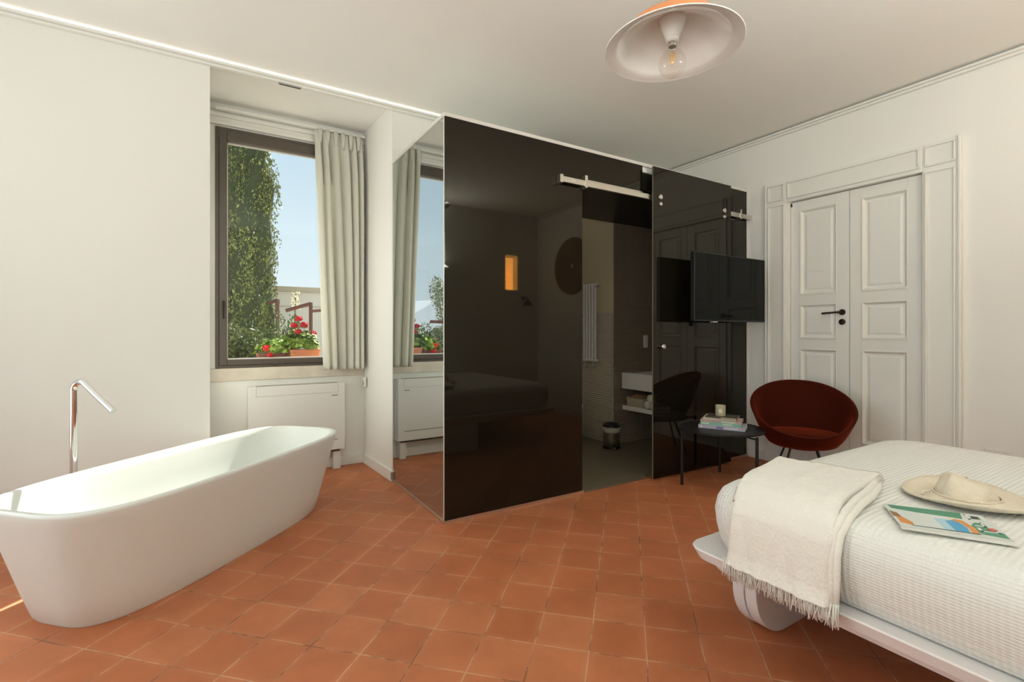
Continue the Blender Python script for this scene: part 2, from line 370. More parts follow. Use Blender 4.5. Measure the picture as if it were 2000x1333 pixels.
# back wall (behind the camera): window opening, added high opening and a small blind window
def wall_open(mb, axis, c0, c1, lo, hi, opens):
    xs = lo
    for (a, b, z0, z1) in opens:
        for (p, q, r, s_) in ((xs, a, 0, H), (a, b, 0, z0), (a, b, z1, H)):
            if q-p > 1e-4 and s_-r > 1e-4:
                if axis == 'x': mb.box(p, q, c0, c1, r, s_)
                else: mb.box(c0, c1, p, q, r, s_)
        xs = b
    if axis == 'x': mb.box(xs, hi, c0, c1, 0, H)
    else: mb.box(c0, c1, xs, hi, 0, H)
mb = MB(); wall_open(mb, 'x', YK-0.25, YK, -2.6, 4.7, [(-1.6, 0.1, 0.55, 2.55), (2.0, 2.8, 1.85, 2.60), (3.80, 4.02, 1.84, 2.37)]); struct(mb, 'wall_back', M_wall)
mb = MB(); wall_open(mb, 'y', XL-0.3, XL, YK, YW, [(-0.2, 1.1, 0.45, 2.45), (1.70, 3.78, 0.35, 2.55)]); struct(mb, 'wall_near', M_wall)

# picture-rail like mouldings under the ceiling
def moulding(name, boxes):
    mb = MB()
    for b_ in boxes: mb.box(*b_)
    return struct(mb, name, M_trim, bevel=0.004)
moulding('trim_1', [(XL, XG-0.0, YW-0.030, YW+0.004, 2.972, 2.990), (XL, XR, YW-0.050, YW, 2.990, 3.006), (XG, XR, YW-0.030, YW, 2.972, 2.990)])
moulding('trim_2', [(XR-0.030, XR, YK, YW, 2.972, 2.990), (XR-0.050, XR, YK, YW, 2.990, 3.006)])
# skirting
def skirt(name, boxes):
    mb = MB()
    for (x0,x1,y0,y1) in boxes: mb.box(x0,x1,y0,y1,0,0.085)
    return struct(mb, name, M_trim, bevel=0.003)
skirt('baseboard_left', [(XL, -0.02, YW-0.014, YW), (-0.04, 1.178, YB-0.014, YB)])
mb = MB(); mb.prism([(XG-0.014,YW-0.012),(XG,YW-0.012),(XG,YW),(1.18,YB),(1.166,YB)],0,0.085); struct(mb, 'baseboard_alcove', M_trim, bevel=0.002)
skirt('baseboard_right', [(XR-0.016, XR, 2.60, YG-0.02), (XR-0.016, XR, YK, 1.215)])
t = empty('cove_light', (-0.3, YW-0.02, 3.008), 'thin glowing light strip on top of the white ceiling moulding of the window wall', 'light strip')
mb = MB(); mb.box(XL+0.05, XR-0.1, YW-0.030, YW-0.018, 3.0062, 3.0092); mb.build('strip_diffuser', emis('led_strip', (1.0, 0.94, 0.84), 3.5), t)
# slot vent under the moulding
t = empty('air_vent', (0.47, 3.79, 2.96), 'narrow grey slot vent under the white ceiling moulding above the window alcove', 'vent')
mb = MB(); mb.box(0.395, 0.545, 3.788, 3.806, 2.962, 2.972); mb.build('vent_frame', M_gap, t)
mb = MB(); mb.box(0.40, 0.54, 3.790, 3.804, 2.959, 2.962); mb.build('vent_slot', M_slot, t)

# ---------------------------------------------------------------- window 1
w = empty('window_1', (0.6, YB+0.03, 0.9), kind='structure')
fx0, fx1, fz0, fz1 = 0.014, 1.15, 0.907, 2.832
fy0, fy1 = YB-0.012, YB+0.06
mb = MB()
mb.box(fx0, fx0+0.026, fy0, fy1, fz0, fz1); mb.box(fx1-0.026, fx1, fy0, fy1, fz0, fz1)
mb.box(fx0+0.026, fx1-0.026, fy0, fy1, fz0, fz0+0.022); mb.box(fx0+0.026, fx1-0.026, fy0, fy1, fz1-0.028, fz1)
mb.build('window_frame', M_frame, w, bevel=0.003)
sx0, sx1, sz0, sz1 = fx0+0.027, fx1-0.027, fz0+0.023, fz1-0.029
mb = MB(); b1 = 0.055
mb.box(sx0, sx0+b1, fy0-0.012, fy1-0.01, sz0, sz1); mb.box(sx1-b1, sx1, fy0-0.012, fy1-0.01, sz0, sz1)
mb.box(sx0+b1, sx1-b1, fy0-0.012, fy1-0.01, sz0, sz0+0.045); mb.box(sx0+b1, sx1-b1, fy0-0.012, fy1-0.01, sz1-0.075, sz1)
sash = mb.build('sash', M_frame, w, bevel=0.004)
mb = MB(); mb.box(sx0+b1-0.002, sx0+b1+0.006, fy1-0.035, fy1-0.012, sz0+0.045, sz1-0.075); mb.box(sx0+b1, sx1-b1, fy1-0.035, fy1-0.012, sz0+0.040, sz0+0.052)
mb.box(sx0+b1, sx1-b1, fy1-0.035, fy1-0.012, sz1-0.085, sz1-0.07)
mb.build('glazing_bead', M_alu, sash)
mb = MB(); mb.box(sx0+b1-0.005, sx1-b1+0.005, fy1-0.030, fy1-0.026, sz0+0.04, sz1-0.07); mb.build('pane', M_pane, sash)
mb = MB(); mb.box(sx0+0.020, sx0+0.040, fy0-0.022, fy0-0.010, 1.385, 1.445); mb.tube([(sx0+0.03, fy0-0.02, 1.42), (sx0+0.03, fy0-0.045, 1.42)], 0.008, 10)
mb.tube([(sx0+0.03, fy0-0.045, 1.428), (sx0+0.03, fy0-0.047, 1.30)], 0.007, 10); mb.build('window_handle', M_handle, sash, smooth=True, auto=40)
mb = MB(); mb.box(-0.045, 1.178, YB-0.012, YO+0.10, 0.80, 0.905); mb.build('window_sill', M_marble, w, bevel=0.006)
mb = MB(); mb.box(-0.045, 0.0145, YB-0.001, YO, 0.905, 2.845); mb.box(1.1495, 1.18, YB-0.001, YO, 0.905, 2.845); mb.box(0.0145,1.1495,YB,YO,2.832,2.845); mb.build('window_reveal', M_wall, w)
# white lintel boards above the frame
mb = MB(); mb.box(-0.040, 1.175, YB-0.030, YB, 2.845, 2.872); mb.box(-0.040, 1.175, YB-0.022, YB, 2.872, 2.905); mb.box(-0.040, 1.175, YB-0.034, YB, 2.905, 2.938)
mb.build('lintel_board', M_trim, w, bevel=0.003)

# unseen windows behind the camera; the high one is added for ceiling light
def plain_window(name, axis, c, a0, a1, z0, z1):
    t = empty(name, ((a0+a1)/2 if axis == 'x' else c, c if axis == 'x' else (a0+a1)/2, z0), kind='structure')
    mb = MB(); k = 0.06
    def bx(p, q, r, s_, d=0.03):
        if axis == 'x': mb.box(p, q, c-d, c+d, r, s_)
        else: mb.box(c-d, c+d, p, q, r, s_)
    bx(a0, a0+k, z0, z1); bx(a1-k, a1, z0, z1); bx(a0+k, a1-k, z0, z0+k); bx(a0+k, a1-k, z1-k, z1)
    mb.build('window_frame', M_frame, t, bevel=0.003)
    mb = MB(); bx(a0+k, a1-k, z0+k, z1-k, 0.002); mb.build('pane', M_pane, t)
plain_window('window_2', 'y', XL-0.2, 1.70, 3.78, 0.35, 2.55)
plain_window('window_3', 'y', XL-0.2, -0.2, 1.1, 0.45, 2.45)
plain_window('window_4', 'x', YK-0.15, -1.6, 0.1, 0.55, 2.55)
plain_window('window_6_added', 'x', YK-0.15, 2.0, 2.8, 1.85, 2.60)
# little window with a bamboo blind whose sun glow is put in as emission
t = empty('window_5', (3.91, YK, 1.84), kind='structure')
mb = MB(); mb.box(3.80, 3.815, YK-0.2, YK-0.16, 1.84, 2.37); mb.box(4.005, 4.02, YK-0.2, YK-0.16, 1.84, 2.37); mb.box(3.815, 4.005, YK-0.2, YK-0.16, 1.84, 1.855); mb.box(3.815, 4.005, YK-0.2, YK-0.16, 2.355, 2.37)
mb.build('window_frame', M_frame, t)
M_blind = emis('sunlit_bamboo', (0.95, 0.50, 0.12), 9.0)
def blindn(m):
    b = m.node_tree.nodes['Principled BSDF']; tc = nd(m, 'TexCoord'); w_ = nd(m, 'TexWave'); w_.bands_direction = 'Z'; w_.inputs['Scale'].default_value = 14; w_.inputs['Distortion'].default_value = 2
    lk(m, tc.outputs['Object'], w_.inputs['Vector']); r = nd(m, 'MapRange'); r.inputs[3].default_value = 6.0; r.inputs[4].default_value = 18.0; lk(m, w_.outputs['Fac'], r.inputs[0]); lk(m, r.outputs[0], b.inputs['Emission Strength'])
blindn(M_blind)
mb = MB()
for k in range(22): mb.tube([(3.815, YK-0.12, 1.86+k*0.023), (4.005, YK-0.12, 1.86+k*0.023)], 0.0115, 8)
mb.build('bamboo_blind', M_blind, t, smooth=True)

# ---------------------------------------------------------------- double door in the right wall
d = empty('door_1', (XR, 1.916, 0), kind='structure')
def frame_mould(mb, y0, y1, z0, z1, xw, depth=0.012, wd=0.014):
    for (a,b,c_,e_) in ((y0,y1,z0,z0+wd),(y0,y1,z1-wd,z1),(y0,y0+wd,z0+wd,z1-wd),(y1-wd,y1,z0+wd,z1-wd)):
        mb.box(xw-depth, xw, a, b, c_, e_)
mb = MB()
XC = XR-0.022
for (y0, y1) in ((2.405, 2.588), (1.224, 1.428)):
    mb.box(XC, XR, y0, y1, 0, 2.55)
mb.box(XC, XR, 1.428, 2.405, 2.358, 2.55)
# returns into the opening
mb.box(XR, XR+0.05, 2.392, 2.50, 0, 2.36); mb.box(XR, XR+0.05, 1.30, 1.440, 0, 2.36); mb.box(XR, XR+0.05, 1.30, 2.50, 2.358, 2.45)
case = mb.build('door_casing', M_door, d, bevel=0.004)
mb = MB()
frame_mould(mb, 2.420, 2.574, 2.385, 2.537, XC); frame_mould(mb, 1.240, 1.412, 2.385, 2.537, XC); frame_mould(mb, 1.440, 2.395, 2.385, 2.537, XC)
frame_mould(mb, 2.420, 2.574, 0.12, 2.352, XC); frame_mould(mb, 1.240, 1.412, 0.12, 2.352, XC)
for (y0, y1) in ((2.585, 2.600), (1.212, 1.228)): mb.box(XC-0.014, XR, y0, y1, 0, 2.56)
mb.build('casing_moulding', M_door, case, bevel=0.004)
XD = XR+0.022
for (y0, y1, py0, py1) in ((1.921, 2.389, 2.012, 2.308), (1.443, 1.917, 1.527, 1.830)):
    mb = MB()
    st = [(0.30, 1.048), (1.140, 1.436), (1.525, 2.268)]
    mb.box(XD, XD+0.028, y0, py0, 0.008, 2.352); mb.box(XD, XD+0.028, py1, y1, 0.008, 2.352)
    zz = 0.008
    for (a, b_) in st:
        mb.box(XD, XD+0.028, py0, py1, zz, a); zz = b_
    mb.box(XD, XD+0.028, py0, py1, zz, 2.352)
    leaf = mb.build('door_leaf', M_door, d, bevel=0.002)
    for (a, b_) in st:
        mb = MB()
        mb.loft([[(XD-0.004, py0-0.004, a-0.004), (XD-0.004, py1+0.004, a-0.004), (XD-0.004, py1+0.004, b_+0.004), (XD-0.004, py0-0.004, b_+0.004)],
                 [(XD-0.006, py0+0.006, a+0.006), (XD-0.006, py1-0.006, a+0.006), (XD-0.006, py1-0.006, b_-0.006), (XD-0.006, py0+0.006, b_-0.006)],
                 [(XD+0.016, py0+0.022, a+0.022), (XD+0.016, py1-0.022, a+0.022), (XD+0.016, py1-0.022, b_-0.022), (XD+0.016, py0+0.022, b_-0.022)],
                 [(XD+0.016, py0+0.034, a+0.034), (XD+0.016, py1-0.034, a+0.034), (XD+0.016, py1-0.034, b_-0.034), (XD+0.016, py0+0.034, b_-0.034)],
                 [(XD+0.008, py0+0.052, a+0.052), (XD+0.008, py1-0.052, a+0.052), (XD+0.008, py1-0.052, b_-0.052), (XD+0.008, py0+0.052, b_-0.052)]], False, True)
        mb.build('door_panel', M_door, leaf)
    if y0 > 1.9:
        mb = MB(); RX = Matrix.Rotation(-PI/2, 4, 'Y')
        mb.lathe([(0.001,0.012),(0.022,0.012),(0.0245,0.009),(0.0245,0)], 28, T(XD, 1.971, 1.360) @ RX, True, False)
        mb.tube([(XD-0.010, 1.971, 1.36), (XD-0.045, 1.971, 1.36), (XD-0.052, 1.980, 1.36), (XD-0.052, 2.105, 1.352)], 0.0085, 12)
        mb.build('door_handle', M_handle, leaf, smooth=True, auto=40)
        mb = MB(); mb.lathe([(0.001,0.004),(0.010,0.004),(0.013,0.010),(0.022,0.010),(0.0245,0.008),(0.0245,0)], 28, T(XD, 1.971, 1.280) @ RX, True, False)
        mb.build('keyhole_plate', M_handle, leaf, smooth=True, auto=40)
        mb = MB(); mb.box(XD-0.003, XD, 2.376, 2.388, 2.315, 2.345); mb.build('door_hinge', M_handle, leaf)

# ================================================================== GLASS BATHROOM BOX
g = empty('glass_enclosure', (2.8, YG, 0), 'tall black glass bathroom enclosure with mirrored left side and thin pale metal edging', 'glass enclosure')
mb = MB(); mb.box(XG, 2.330, YG, YG+0.012, 0.02, 2.543); mb.build('front_panel', M_black, g)
mb = MB(); mb.box(2.330, 2.960, YG, YG+0.012, 2.333, 2.543); mb.build('transom_panel', M_black, g)
mb = MB(); mb.box(3.120, 4.372, YG, YG+0.012, 0.02, 2.543); mb.build('end_panel', M_black, g)
o = MB(); o.box(XG, XG+0.012, YG+0.0125, YW-0.02, 0.02, 2.543); o = o.build('side_panel', M_mirror, g); o['label'] = 'mirrored smoky side panel'
mb = MB(); mb.box(XG-0.004, XR-0.001, YG-0.004, YG+0.02, 2.543, 2.566); mb.box(XG-0.004, XG+0.018, YG+0.02, YW-0.004, 2.543, 2.566); mb.build('top_trim', M_alu, g)
mb = MB(); mb.box(XG-0.003, 2.345, YG-0.003, YG+0.015, 0, 0.02); mb.box(3.0, 4.39, YG-0.003, YG+0.015, 0, 0.02); mb.box(XG-0.003, XG+0.015, YG+0.015, YW-0.004, 0, 0.02); mb.build('bottom_trim', M_steel, g)
mb = MB(); mb.box(4.372, XR-0.002, YG-0.002, YG+0.014, 0.02, 2.543); mb.build('edge_trim', M_alu, g)
mb = MB(); mb.box(XG-0.002, XG+0.014, YW-0.02, YW-0.004, 0.02, 2.543); mb.build('edge_trim', M_alu, g)
mb = MB(); mb.box(XG-0.0025, XG-0.0002, YG-0.0005, YG+0.010, 0.02, 2.543); mb.build('edge_trim', M_alu, g)
mb = MB(); mb.box(2.330, 2.960, YG-0.002, YG+0.014, 2.325, 2.334); mb.build('transom_edge', M_steel, g)
mb = MB(); mb.box(XG+0.013, XR-0.003, YG+0.013, YW-0.002, 2.50, 2.540); mb.build('roof_panel', M_wall, g)  # unseen top, made white to bounce light onto the ceiling
mb = MB(); mb.box(2.90, 3.16, YG+0.03, YG+0.045, 2.36, 2.499); mb.build('gap_shade_panel', M_blackceil, g)  # added black sheet that makes the slit beside the door dark
mb = MB(); mb.box(XG+0.013, XR-0.003, YG+0.10, YW-0.002, 2.355, 2.40); mb.build('bathroom_ceiling', M_blackceil, g)
mb = MB(); mb.box(XG-0.016, XG+0.020, YW-0.035, YW-0.0145, 0.021, 0.075); mb.build('floor_bracket', mat('aged_bracket', (0.30,0.23,0.15), 0.6), g)
r = mb = MB(); mb.box(2.095, XR-0.002, YG-0.045, YG-0.025, 2.268, 2.308); mb.box(2.090, 2.118, YG-0.050, YG-0.001, 2.260, 2.318); rail = mb.build('sliding_rail', M_steel, g, bevel=0.002)
for x in (2.318, 4.20):
    mb = MB(); mb.box(x, x+0.024, YG-0.052, YG-0.002, 2.255, 2.345); mb.build('rail_bracket', M_steel, rail, bevel=0.002)
for x in (2.22, 4.30):
    mb = MB(); mb.lathe([(0.001,0.004),(0.010,0.004),(0.010,0)], 16, T(x, YG-0.045, 2.288) @ Matrix.Rotation(PI/2, 4, 'X'), True); mb.build('rail_bolt', M_chrome, rail, smooth=True, auto=40)
# sliding leaf
s = empty('sliding_door', (3.5, YG-0.065, 0), 'black glass sliding door with round steel studs hanging in front of the enclosure', 'sliding door')
mb = MB(); mb.box(3.007, 4.025, YG-0.070, YG-0.060, 0.014, 2.530); mb.build('glass_leaf', M_black, s)
mb = MB(); mb.box(3.0045, 3.0068, YG-0.070, YG-0.060, 0.014, 2.530); mb.build('polished_edge', mat('glass_edge', (0.16,0.145,0.10), 0.3), s)
for x in (3.090, 3.925):
    for z, rr in ((2.292, 0.021), (2.235, 0.016)):
        mb = MB(); mb.lathe([(0.001,0.010),(rr*0.85,0.010),(rr,0.006),(rr,0)], 24, T(x, YG-0.070, z) @ Matrix.Rotation(PI/2, 4, 'X'), True)
        c_ = mb.build('roller_stud', M_steel, s, smooth=True, auto=40)
mb = MB(); mb.lathe([(0.001,0.032),(0.016,0.032),(0.021,0.026),(0.021,0.016),(0.012,0.012),(0.012,0)], 24, T(3.103, YG-0.070, 1.078) @ Matrix.Rotation(PI/2, 4, 'X'), True)
mb.build('door_knob', M_chrome, s, smooth=True, auto=40)

# ---------------------------------------------------------------- bathroom inside
mb = MB(); mb.box(XG+0.014, XR-0.001, YG+0.0, YW, 0.0, 0.012); mb.box(2.53, 3.60, YW, YB, 0, 0.012); tag(mb.build('floor_bathroom', M_bathfloor), kind='structure')
mb = MB(); mb.prism([(3.60,YW+0.001),(3.6195,YW+0.001),(3.5995,YB-0.001),(3.58,YB-0.001)], 0.012, 1.40); struct(mb, 'trim_3', M_rib)
mb = MB(); mb.prism([(3.612,YW+0.001),(3.6195,YW+0.001),(3.5995,YB-0.001),(3.592,YB-0.001)], 1.40, H); struct(mb, 'trim_5', mat('beige_bathroom_paint', (0.62, 0.51, 0.33), 0.85))
mb = MB(); mb.box(3.621, XR-0.001, YW-0.012, YW-0.001, 0.012, 2.354); struct(mb, 'trim_4', M_rib2)
t = empty('added_downlight', (1.95, 3.30, 2.34), 'added small round warm downlight, out of view in the black bathroom ceiling', 'downlight')
mb = MB(); mb.lathe([(0.035,0.0),(0.045,0.0),(0.045,0.004),(0.035,0.004),(0.035,0.0)], 32, T(1.95, 3.30, 2.350)); mb.build('rim', M_steel, t, smooth=True, auto=40)
bl_ = bpy.data.lights.new('added_bath_fill', 'SPOT'); bl_.energy = 14; bl_.color = (1.0, 0.80, 0.50); bl_.spot_size = math.radians(150); bl_.spot_blend = 1.0; bl_.shadow_soft_size = 0.04  # warm lamp added out of view to brighten the bathroom
bo_ = bpy.data.objects.new('added_bath_fill', bl_); COL.objects.link(bo_); bo_.location = (1.95, 3.30, 2.345)
t = empty('towel_radiator', (3.56, 4.13, 0.86), 'tall narrow white column radiator on the bathroom niche wall', 'radiator')
for k in range(5):
    y = 4.03 + k*0.046
    mb = MB(); mb.tube([(3.555, y, 0.88), (3.555, y, 1.72)], 0.014, 10); mb.build('radiator_column', M_rad, t, smooth=True, auto=50)
for z in (0.885, 1.715):
    mb = MB(); mb.tube([(3.565, 4.01, z), (3.565, 4.235, z)], 0.017, 10); mb.build('radiator_header', M_rad, t, smooth=True, auto=50)
for y in (4.06, 4.19):
    mb = MB(); mb.tube([(3.555, y, 0.87), (3.555, y, 0.80), (3.60, y, 0.80)], 0.009, 8); mb.sphere((3.555, y, 0.825), 0.018); mb.build('radiator_valve', M_chrome, t, smooth=True)
mb = MB(); mb.tube([(3.60, 4.0, 1.70), (3.545, 4.0, 1.70)], 0.012, 8); mb.sphere((3.54, 4.0, 1.70), 0.02); mb.build('wall_fixing', M_chrome, t, smooth=True)

t = empty('toilet', (3.12, 4.3, 0.1), 'white wall hung toilet half hidden behind the black glass panel', 'toilet')
rings = []
for z, a, b_, cy in ((0.10,0.10,0.14,4.33),(0.16,0.13,0.20,4.28),(0.26,0.165,0.25,4.235),(0.36,0.18,0.275,4.215),(0.40,0.182,0.28,4.21)):
    rings.append([(x, min(y, YB-0.003), zz) for x, y, zz in sup(a, b_, 2.6, 32, 3.215, cy, 0, z)])
mb = MB(); mb.loft(rings); mb.build('bowl', M_ceramic, t, smooth=True, auto=50)
mb = MB(); mb.loft([[(x, min(y, YB-0.003), zz) for x, y, zz in sup(0.184*k, 0.283*k, 2.6, 32, 3.215, 4.21, 0, z)] for z, k in ((0.402,1),(0.42,1.0),(0.43,0.96))]); mb.build('seat_lid', M_ceramic, t, smooth=True, auto=50)

t = empty('waste_bin', (3.47, 3.687, 0.012), 'small steel pedal bin with liner on the grey bathroom floor', 'bin')
Mb = T(3.47, 3.687, 0.012)
mb = MB(); mb.lathe([(0.084,0.018),(0.084,0.22)], 32, Mb, True, False); mb.build('bin_body', M_steel, t, smooth=True)
mb = MB(); mb.lathe([(0.088,0),(0.088,0.018),(0.084,0.02)], 32, Mb, True, True); mb.build('bin_base', M_tvb, t, smooth=True, auto=40)
mb = MB(); mb.lathe([(0.078,0.20),(0.088,0.215),(0.094,0.19),(0.091,0.165+0.0)], 32, Mb); mb.build('bin_liner', mat('bin_liner_film', (0.42,0.38,0.30), 0.5), t, smooth=True)
mb = MB(); mb.lathe([(0.087,0.222),(0.086,0.238),(0.06,0.256),(0.001,0.262)], 32, Mb, True, False); mb.build('bin_lid', M_tvb, t, smooth=True, auto=50)
mb = MB(); mb.box(3.40, 3.43, 3.575, 3.605, 0.024, 0.034); mb.build('pedal', M_steel, t)

XV = 3.725
t = empty('vanity_unit', (4.0, 3.4, 0.36), 'white wall hung washbasin unit with an open lower shelf', 'vanity')
mb = MB()
mb.box(XV, XR-0.002, 3.02, 3.80, 0.592, 0.745); mb.box(XV, XV+0.04, 3.02, 3.80, 0.745, 0.762); mb.box(4.05, XR-0.002, 3.02, 3.80, 0.745, 0.762); mb.box(XV+0.04, 4.05, 3.02, 3.10, 0.745, 0.762); mb.box(XV+0.04, 4.05, 3.66, 3.80, 0.745, 0.762)
mb.build('basin_block', M_ceramic, t, bevel=0.004)
mb = MB(); mb.box(XV+0.01, XR-0.002, 3.02, 3.80, 0.366, 0.410); mb.build('lower_shelf', M_ceramic, t, bevel=0.002)
mb = MB(); mb.box(XV+0.05, XR-0.002, 3.02, 3.05, 0.41, 0.592); mb.build('side_bracket', M_tvb, t)
mb = MB(); mb.tube([(4.02, 3.50, 0.763), (4.02, 3.50, 0.845), (4.015, 3.50, 0.855), (3.93, 3.50, 0.862)], 0.011, 12); mb.tube([(4.02,3.50,0.845),(4.02,3.50,0.885),(3.985,3.50,0.90)], 0.009, 10)
tag(mb.build('basin_tap', M_chrome, smooth=True, auto=50), 'slim chrome tap standing on the white washbasin', 'tap')
mb = MB(); mb.lathe([(0.028,0),(0.033,0.01),(0.045,0.10),(0.044,0.10),(0.03,0.012)], 24, T(4.18, 3.47, 0.763), True, True); tag(mb.build('tumbler', M_porc, smooth=True, auto=50), 'cream tapered tumbler on the washbasin behind the tap', 'cup')
# shelf contents
t = empty('mesh_basket', (3.85, 3.62, 0.411), 'beige net basket holding a brown pouch under the washbasin', 'basket')
mb = MB(); mb.loft([rrect(3.76, 3.95, 3.55, 3.77, 0.03, 0.411), rrect(3.75, 3.96, 3.54, 3.78, 0.035, 0.50)], True, False); mb.loft([rrect(3.76, 3.95, 3.55, 3.77, 0.03, 0.500), rrect(3.755, 3.955, 3.545, 3.775, 0.03, 0.505)], False, False); mb.build('net_sides', M_net, t, smooth=True, auto=40)
mb = MB(); mb.sphere((3.85, 3.66, 0.49), 0.085, 0.095, 0.062); mb.build('pouch', M_bag, t, smooth=True)
for (y, z) in ((3.46, 0.452), (3.375, 0.452), (3.42, 0.522)):
    sp = []
    for k in range(60):
        a = k*0.33; rr = 0.006 + 0.034*k/59; sp.append((rr*math.cos(a), rr*math.sin(a)))
    mb = MB(); mb.loft([[(3.74, y+0.040*math.cos(2*PI*i/24), z+0.040*math.sin(2*PI*i/24)) for i in range(24)], [(3.735, y+0.034*math.cos(2*PI*i/24), z+0.034*math.sin(2*PI*i/24)) for i in range(24)]][::-1] + [[(4.10, y+0.040*math.cos(2*PI*i/24), z+0.040*math.sin(2*PI*i/24)) for i in range(24)]])
    pos = {3.46: 'lower rolled cream towel beside the net basket under the washbasin', 3.375: 'lower rolled cream towel furthest from the basket under the washbasin', 3.42: 'rolled cream towel lying on top of the two others'}[y]
    tag(mb.build('rolled_towel', M_towel, smooth=True, auto=50), pos, 'towel', 'rolled towels under the washbasin')
mb = MB(); mb.box(4.05, 4.11, YW-0.035, YW-0.013, 1.02, 1.16); tag(mb.build('soap_dispenser', M_ceramic, bevel=0.008), 'small white dispenser on the brown ribbed tiles above the washbasin', 'dispenser')

# ================================================================== FAN COIL
t = empty('fan_coil_heater', (0.61, 4.44, 0.16), 'flat white fan coil heater on the wall below the window', 'heater')
hx0, hx1, hy0, hy1, hz0, hz1 = 0.238, 0.985, 4.387, YB-0.001, 0.175, 0.752
mb = MB(); mb.box(hx0, hx1, hy0, hy1, hz0, hz1); mb.build('heater_body', M_rad, t, bevel=0.004)
mb = MB(); mb.box(hx0+0.06, hx1-0.055, hy0+0.008, hy1-0.015, hz1, hz1+0.0015); mb.box(hx0+0.055, hx0+0.058, hy0-0.0008, hy0, 0.675, hz1-0.003); mb.box(hx1-0.058, hx1-0.055, hy0-0.0008, hy0, 0.675, hz1-0.003); mb.box(hx0+0.055, hx1-0.055, hy0-0.0008, hy0, 0.672, 0.675)
mb.build('outlet_flap_joint', M_gap, t)
mb = MB(); mb.box(hx1-0.110, hx1-0.058, hy0-0.0012, hy0, 0.645, 0.651); mb.build('badge', M_slot, t)
mb = MB(); mb.box(hx0+0.02, hx1-0.06, hy0-0.001, hy0, 0.262, 0.267); mb.box(hx0+0.03, hx1-0.04, hy0+0.02, hy1-0.03, hz0-0.02, hz0); mb.build('intake_slot', M_slot, t)
mb = MB(); mb.box(hx0+0.03, hx0+0.09, hy0+0.03, hy1-0.02, 0.0, hz0-0.02); mb.build('heater_foot', M_rad, t); mb = MB(); mb.box(hx1-0.09, hx1-0.03, hy0+0.03, hy1-0.02, 0, hz0-0.02); mb.build('heater_foot', M_rad, t)
# wall switch on reveal
t = empty('thermostat', (1.178, 4.42, 0.74), 'small white control box with cable on the alcove side below the curtain', 'control box')
mb = MB(); mb.box(1.150, 1.178, 4.40, 4.45, 0.70, 0.79); mb.build('housing', M_rad, t, bevel=0.006)
mb = MB(); mb.box(1.148, 1.150, 4.407, 4.42, 0.72, 0.76); mb.build('button', M_slot, t)
# outlet on right wall
t = empty('wall_outlet', (XR, 1.036, 0.36), 'white wall socket box low on the wall right of the double door', 'socket')
mb = MB(); mb.box(XR-0.012, XR-0.0005, 0.973, 1.10, 0.345, 0.424); mb.build('socket_plate', M_rad, t, bevel=0.004)
mb = MB()
for y in (1.0, 1.037, 1.074): mb.box(XR-0.0135, XR-0.012, y-0.012, y+0.012, 0.36, 0.41)
mb.build('socket_insert', M_porc, t)

# ================================================================== CURTAIN
def curtain():
    t = empty('curtain', (0.98, 4.44, 0.86), 'pale sage linen curtain gathered in folds at the right side of the window', 'curtain')
    NX, NZ = 220, 60; vs = []; fs = []
    zt, zb = 2.935, 0.868
    keys = [0, .10, .2, .27, .36, .45, .55, .63, .72, .82, .9, 1.0]
    for j in range(NZ+1):
        v = j/NZ; z = zt + (zb-zt)*v
        xa = 0.742 + 0.088*v**0.75; xb = 1.155 + 0.006*v
        amp = 0.022 + 0.026*min(1, v*6)
        if v < 0.06: amp = 0.012 + 0.016*v/0.06
        for i in range(NX+1):
            s_ = i/NX
            ph = 2*PI*(6.5*s_ + 0.45*math.sin(5*s_+1.0) + 0.10*math.sin(3*v+4*s_))
            sharp = math.sin(ph) + 0.28*math.sin(2*ph+0.6) + 0.10*math.sin(3*ph)
            x = xa + (xb-xa)*s_ + 0.012*math.cos(ph)*min(1, v*4+0.3)
            lead = 0.05*math.exp(-(s_/0.08)**2)*v
            y = 4.430 + amp*sharp*(0.75+0.25*math.sin(9*s_)) - 0.004*math.sin(8*v+6*s_) + lead*0.3
            y = min(y, 4.482)
            vs.append((x, y, z))
    for j in range(NZ):
        for i in range(NX):
            a = j*(NX+1)+i; fs.append((a, a+1, a+NX+2, a+NX+1))
    mb = MB(); mb.add(vs, fs); o = mb.build('curtain_panel', M_curt, t, smooth=True)
    so = o.modifiers.new('t', 'SOLIDIFY'); so.thickness = 0.003
    # pinch pleats
    for k, s_ in enumerate((0.10, 0.25, 0.41, 0.56, 0.72, 0.88)):
        x = 0.742 + 0.413*s_
        mb = MB()
        for dx in (-0.010, 0, 0.010):
            mb.tube([(x+dx, 4.402, 2.945), (x+dx*0.9, 4.398, 2.90), (x+dx*0.5, 4.402, 2.845), (x+dx*1.2, 4.412, 2.80)], [0.008, 0.008, 0.006, 0.002], 8)
        mb.build('pinch_pleat', M_curt, t, smooth=True)
    mb = MB(); mb.box(0.02, 1.172, 4.425, 4.455, 2.945, 2.965); mb.build('curtain_track', M_trim, t)
curtain()

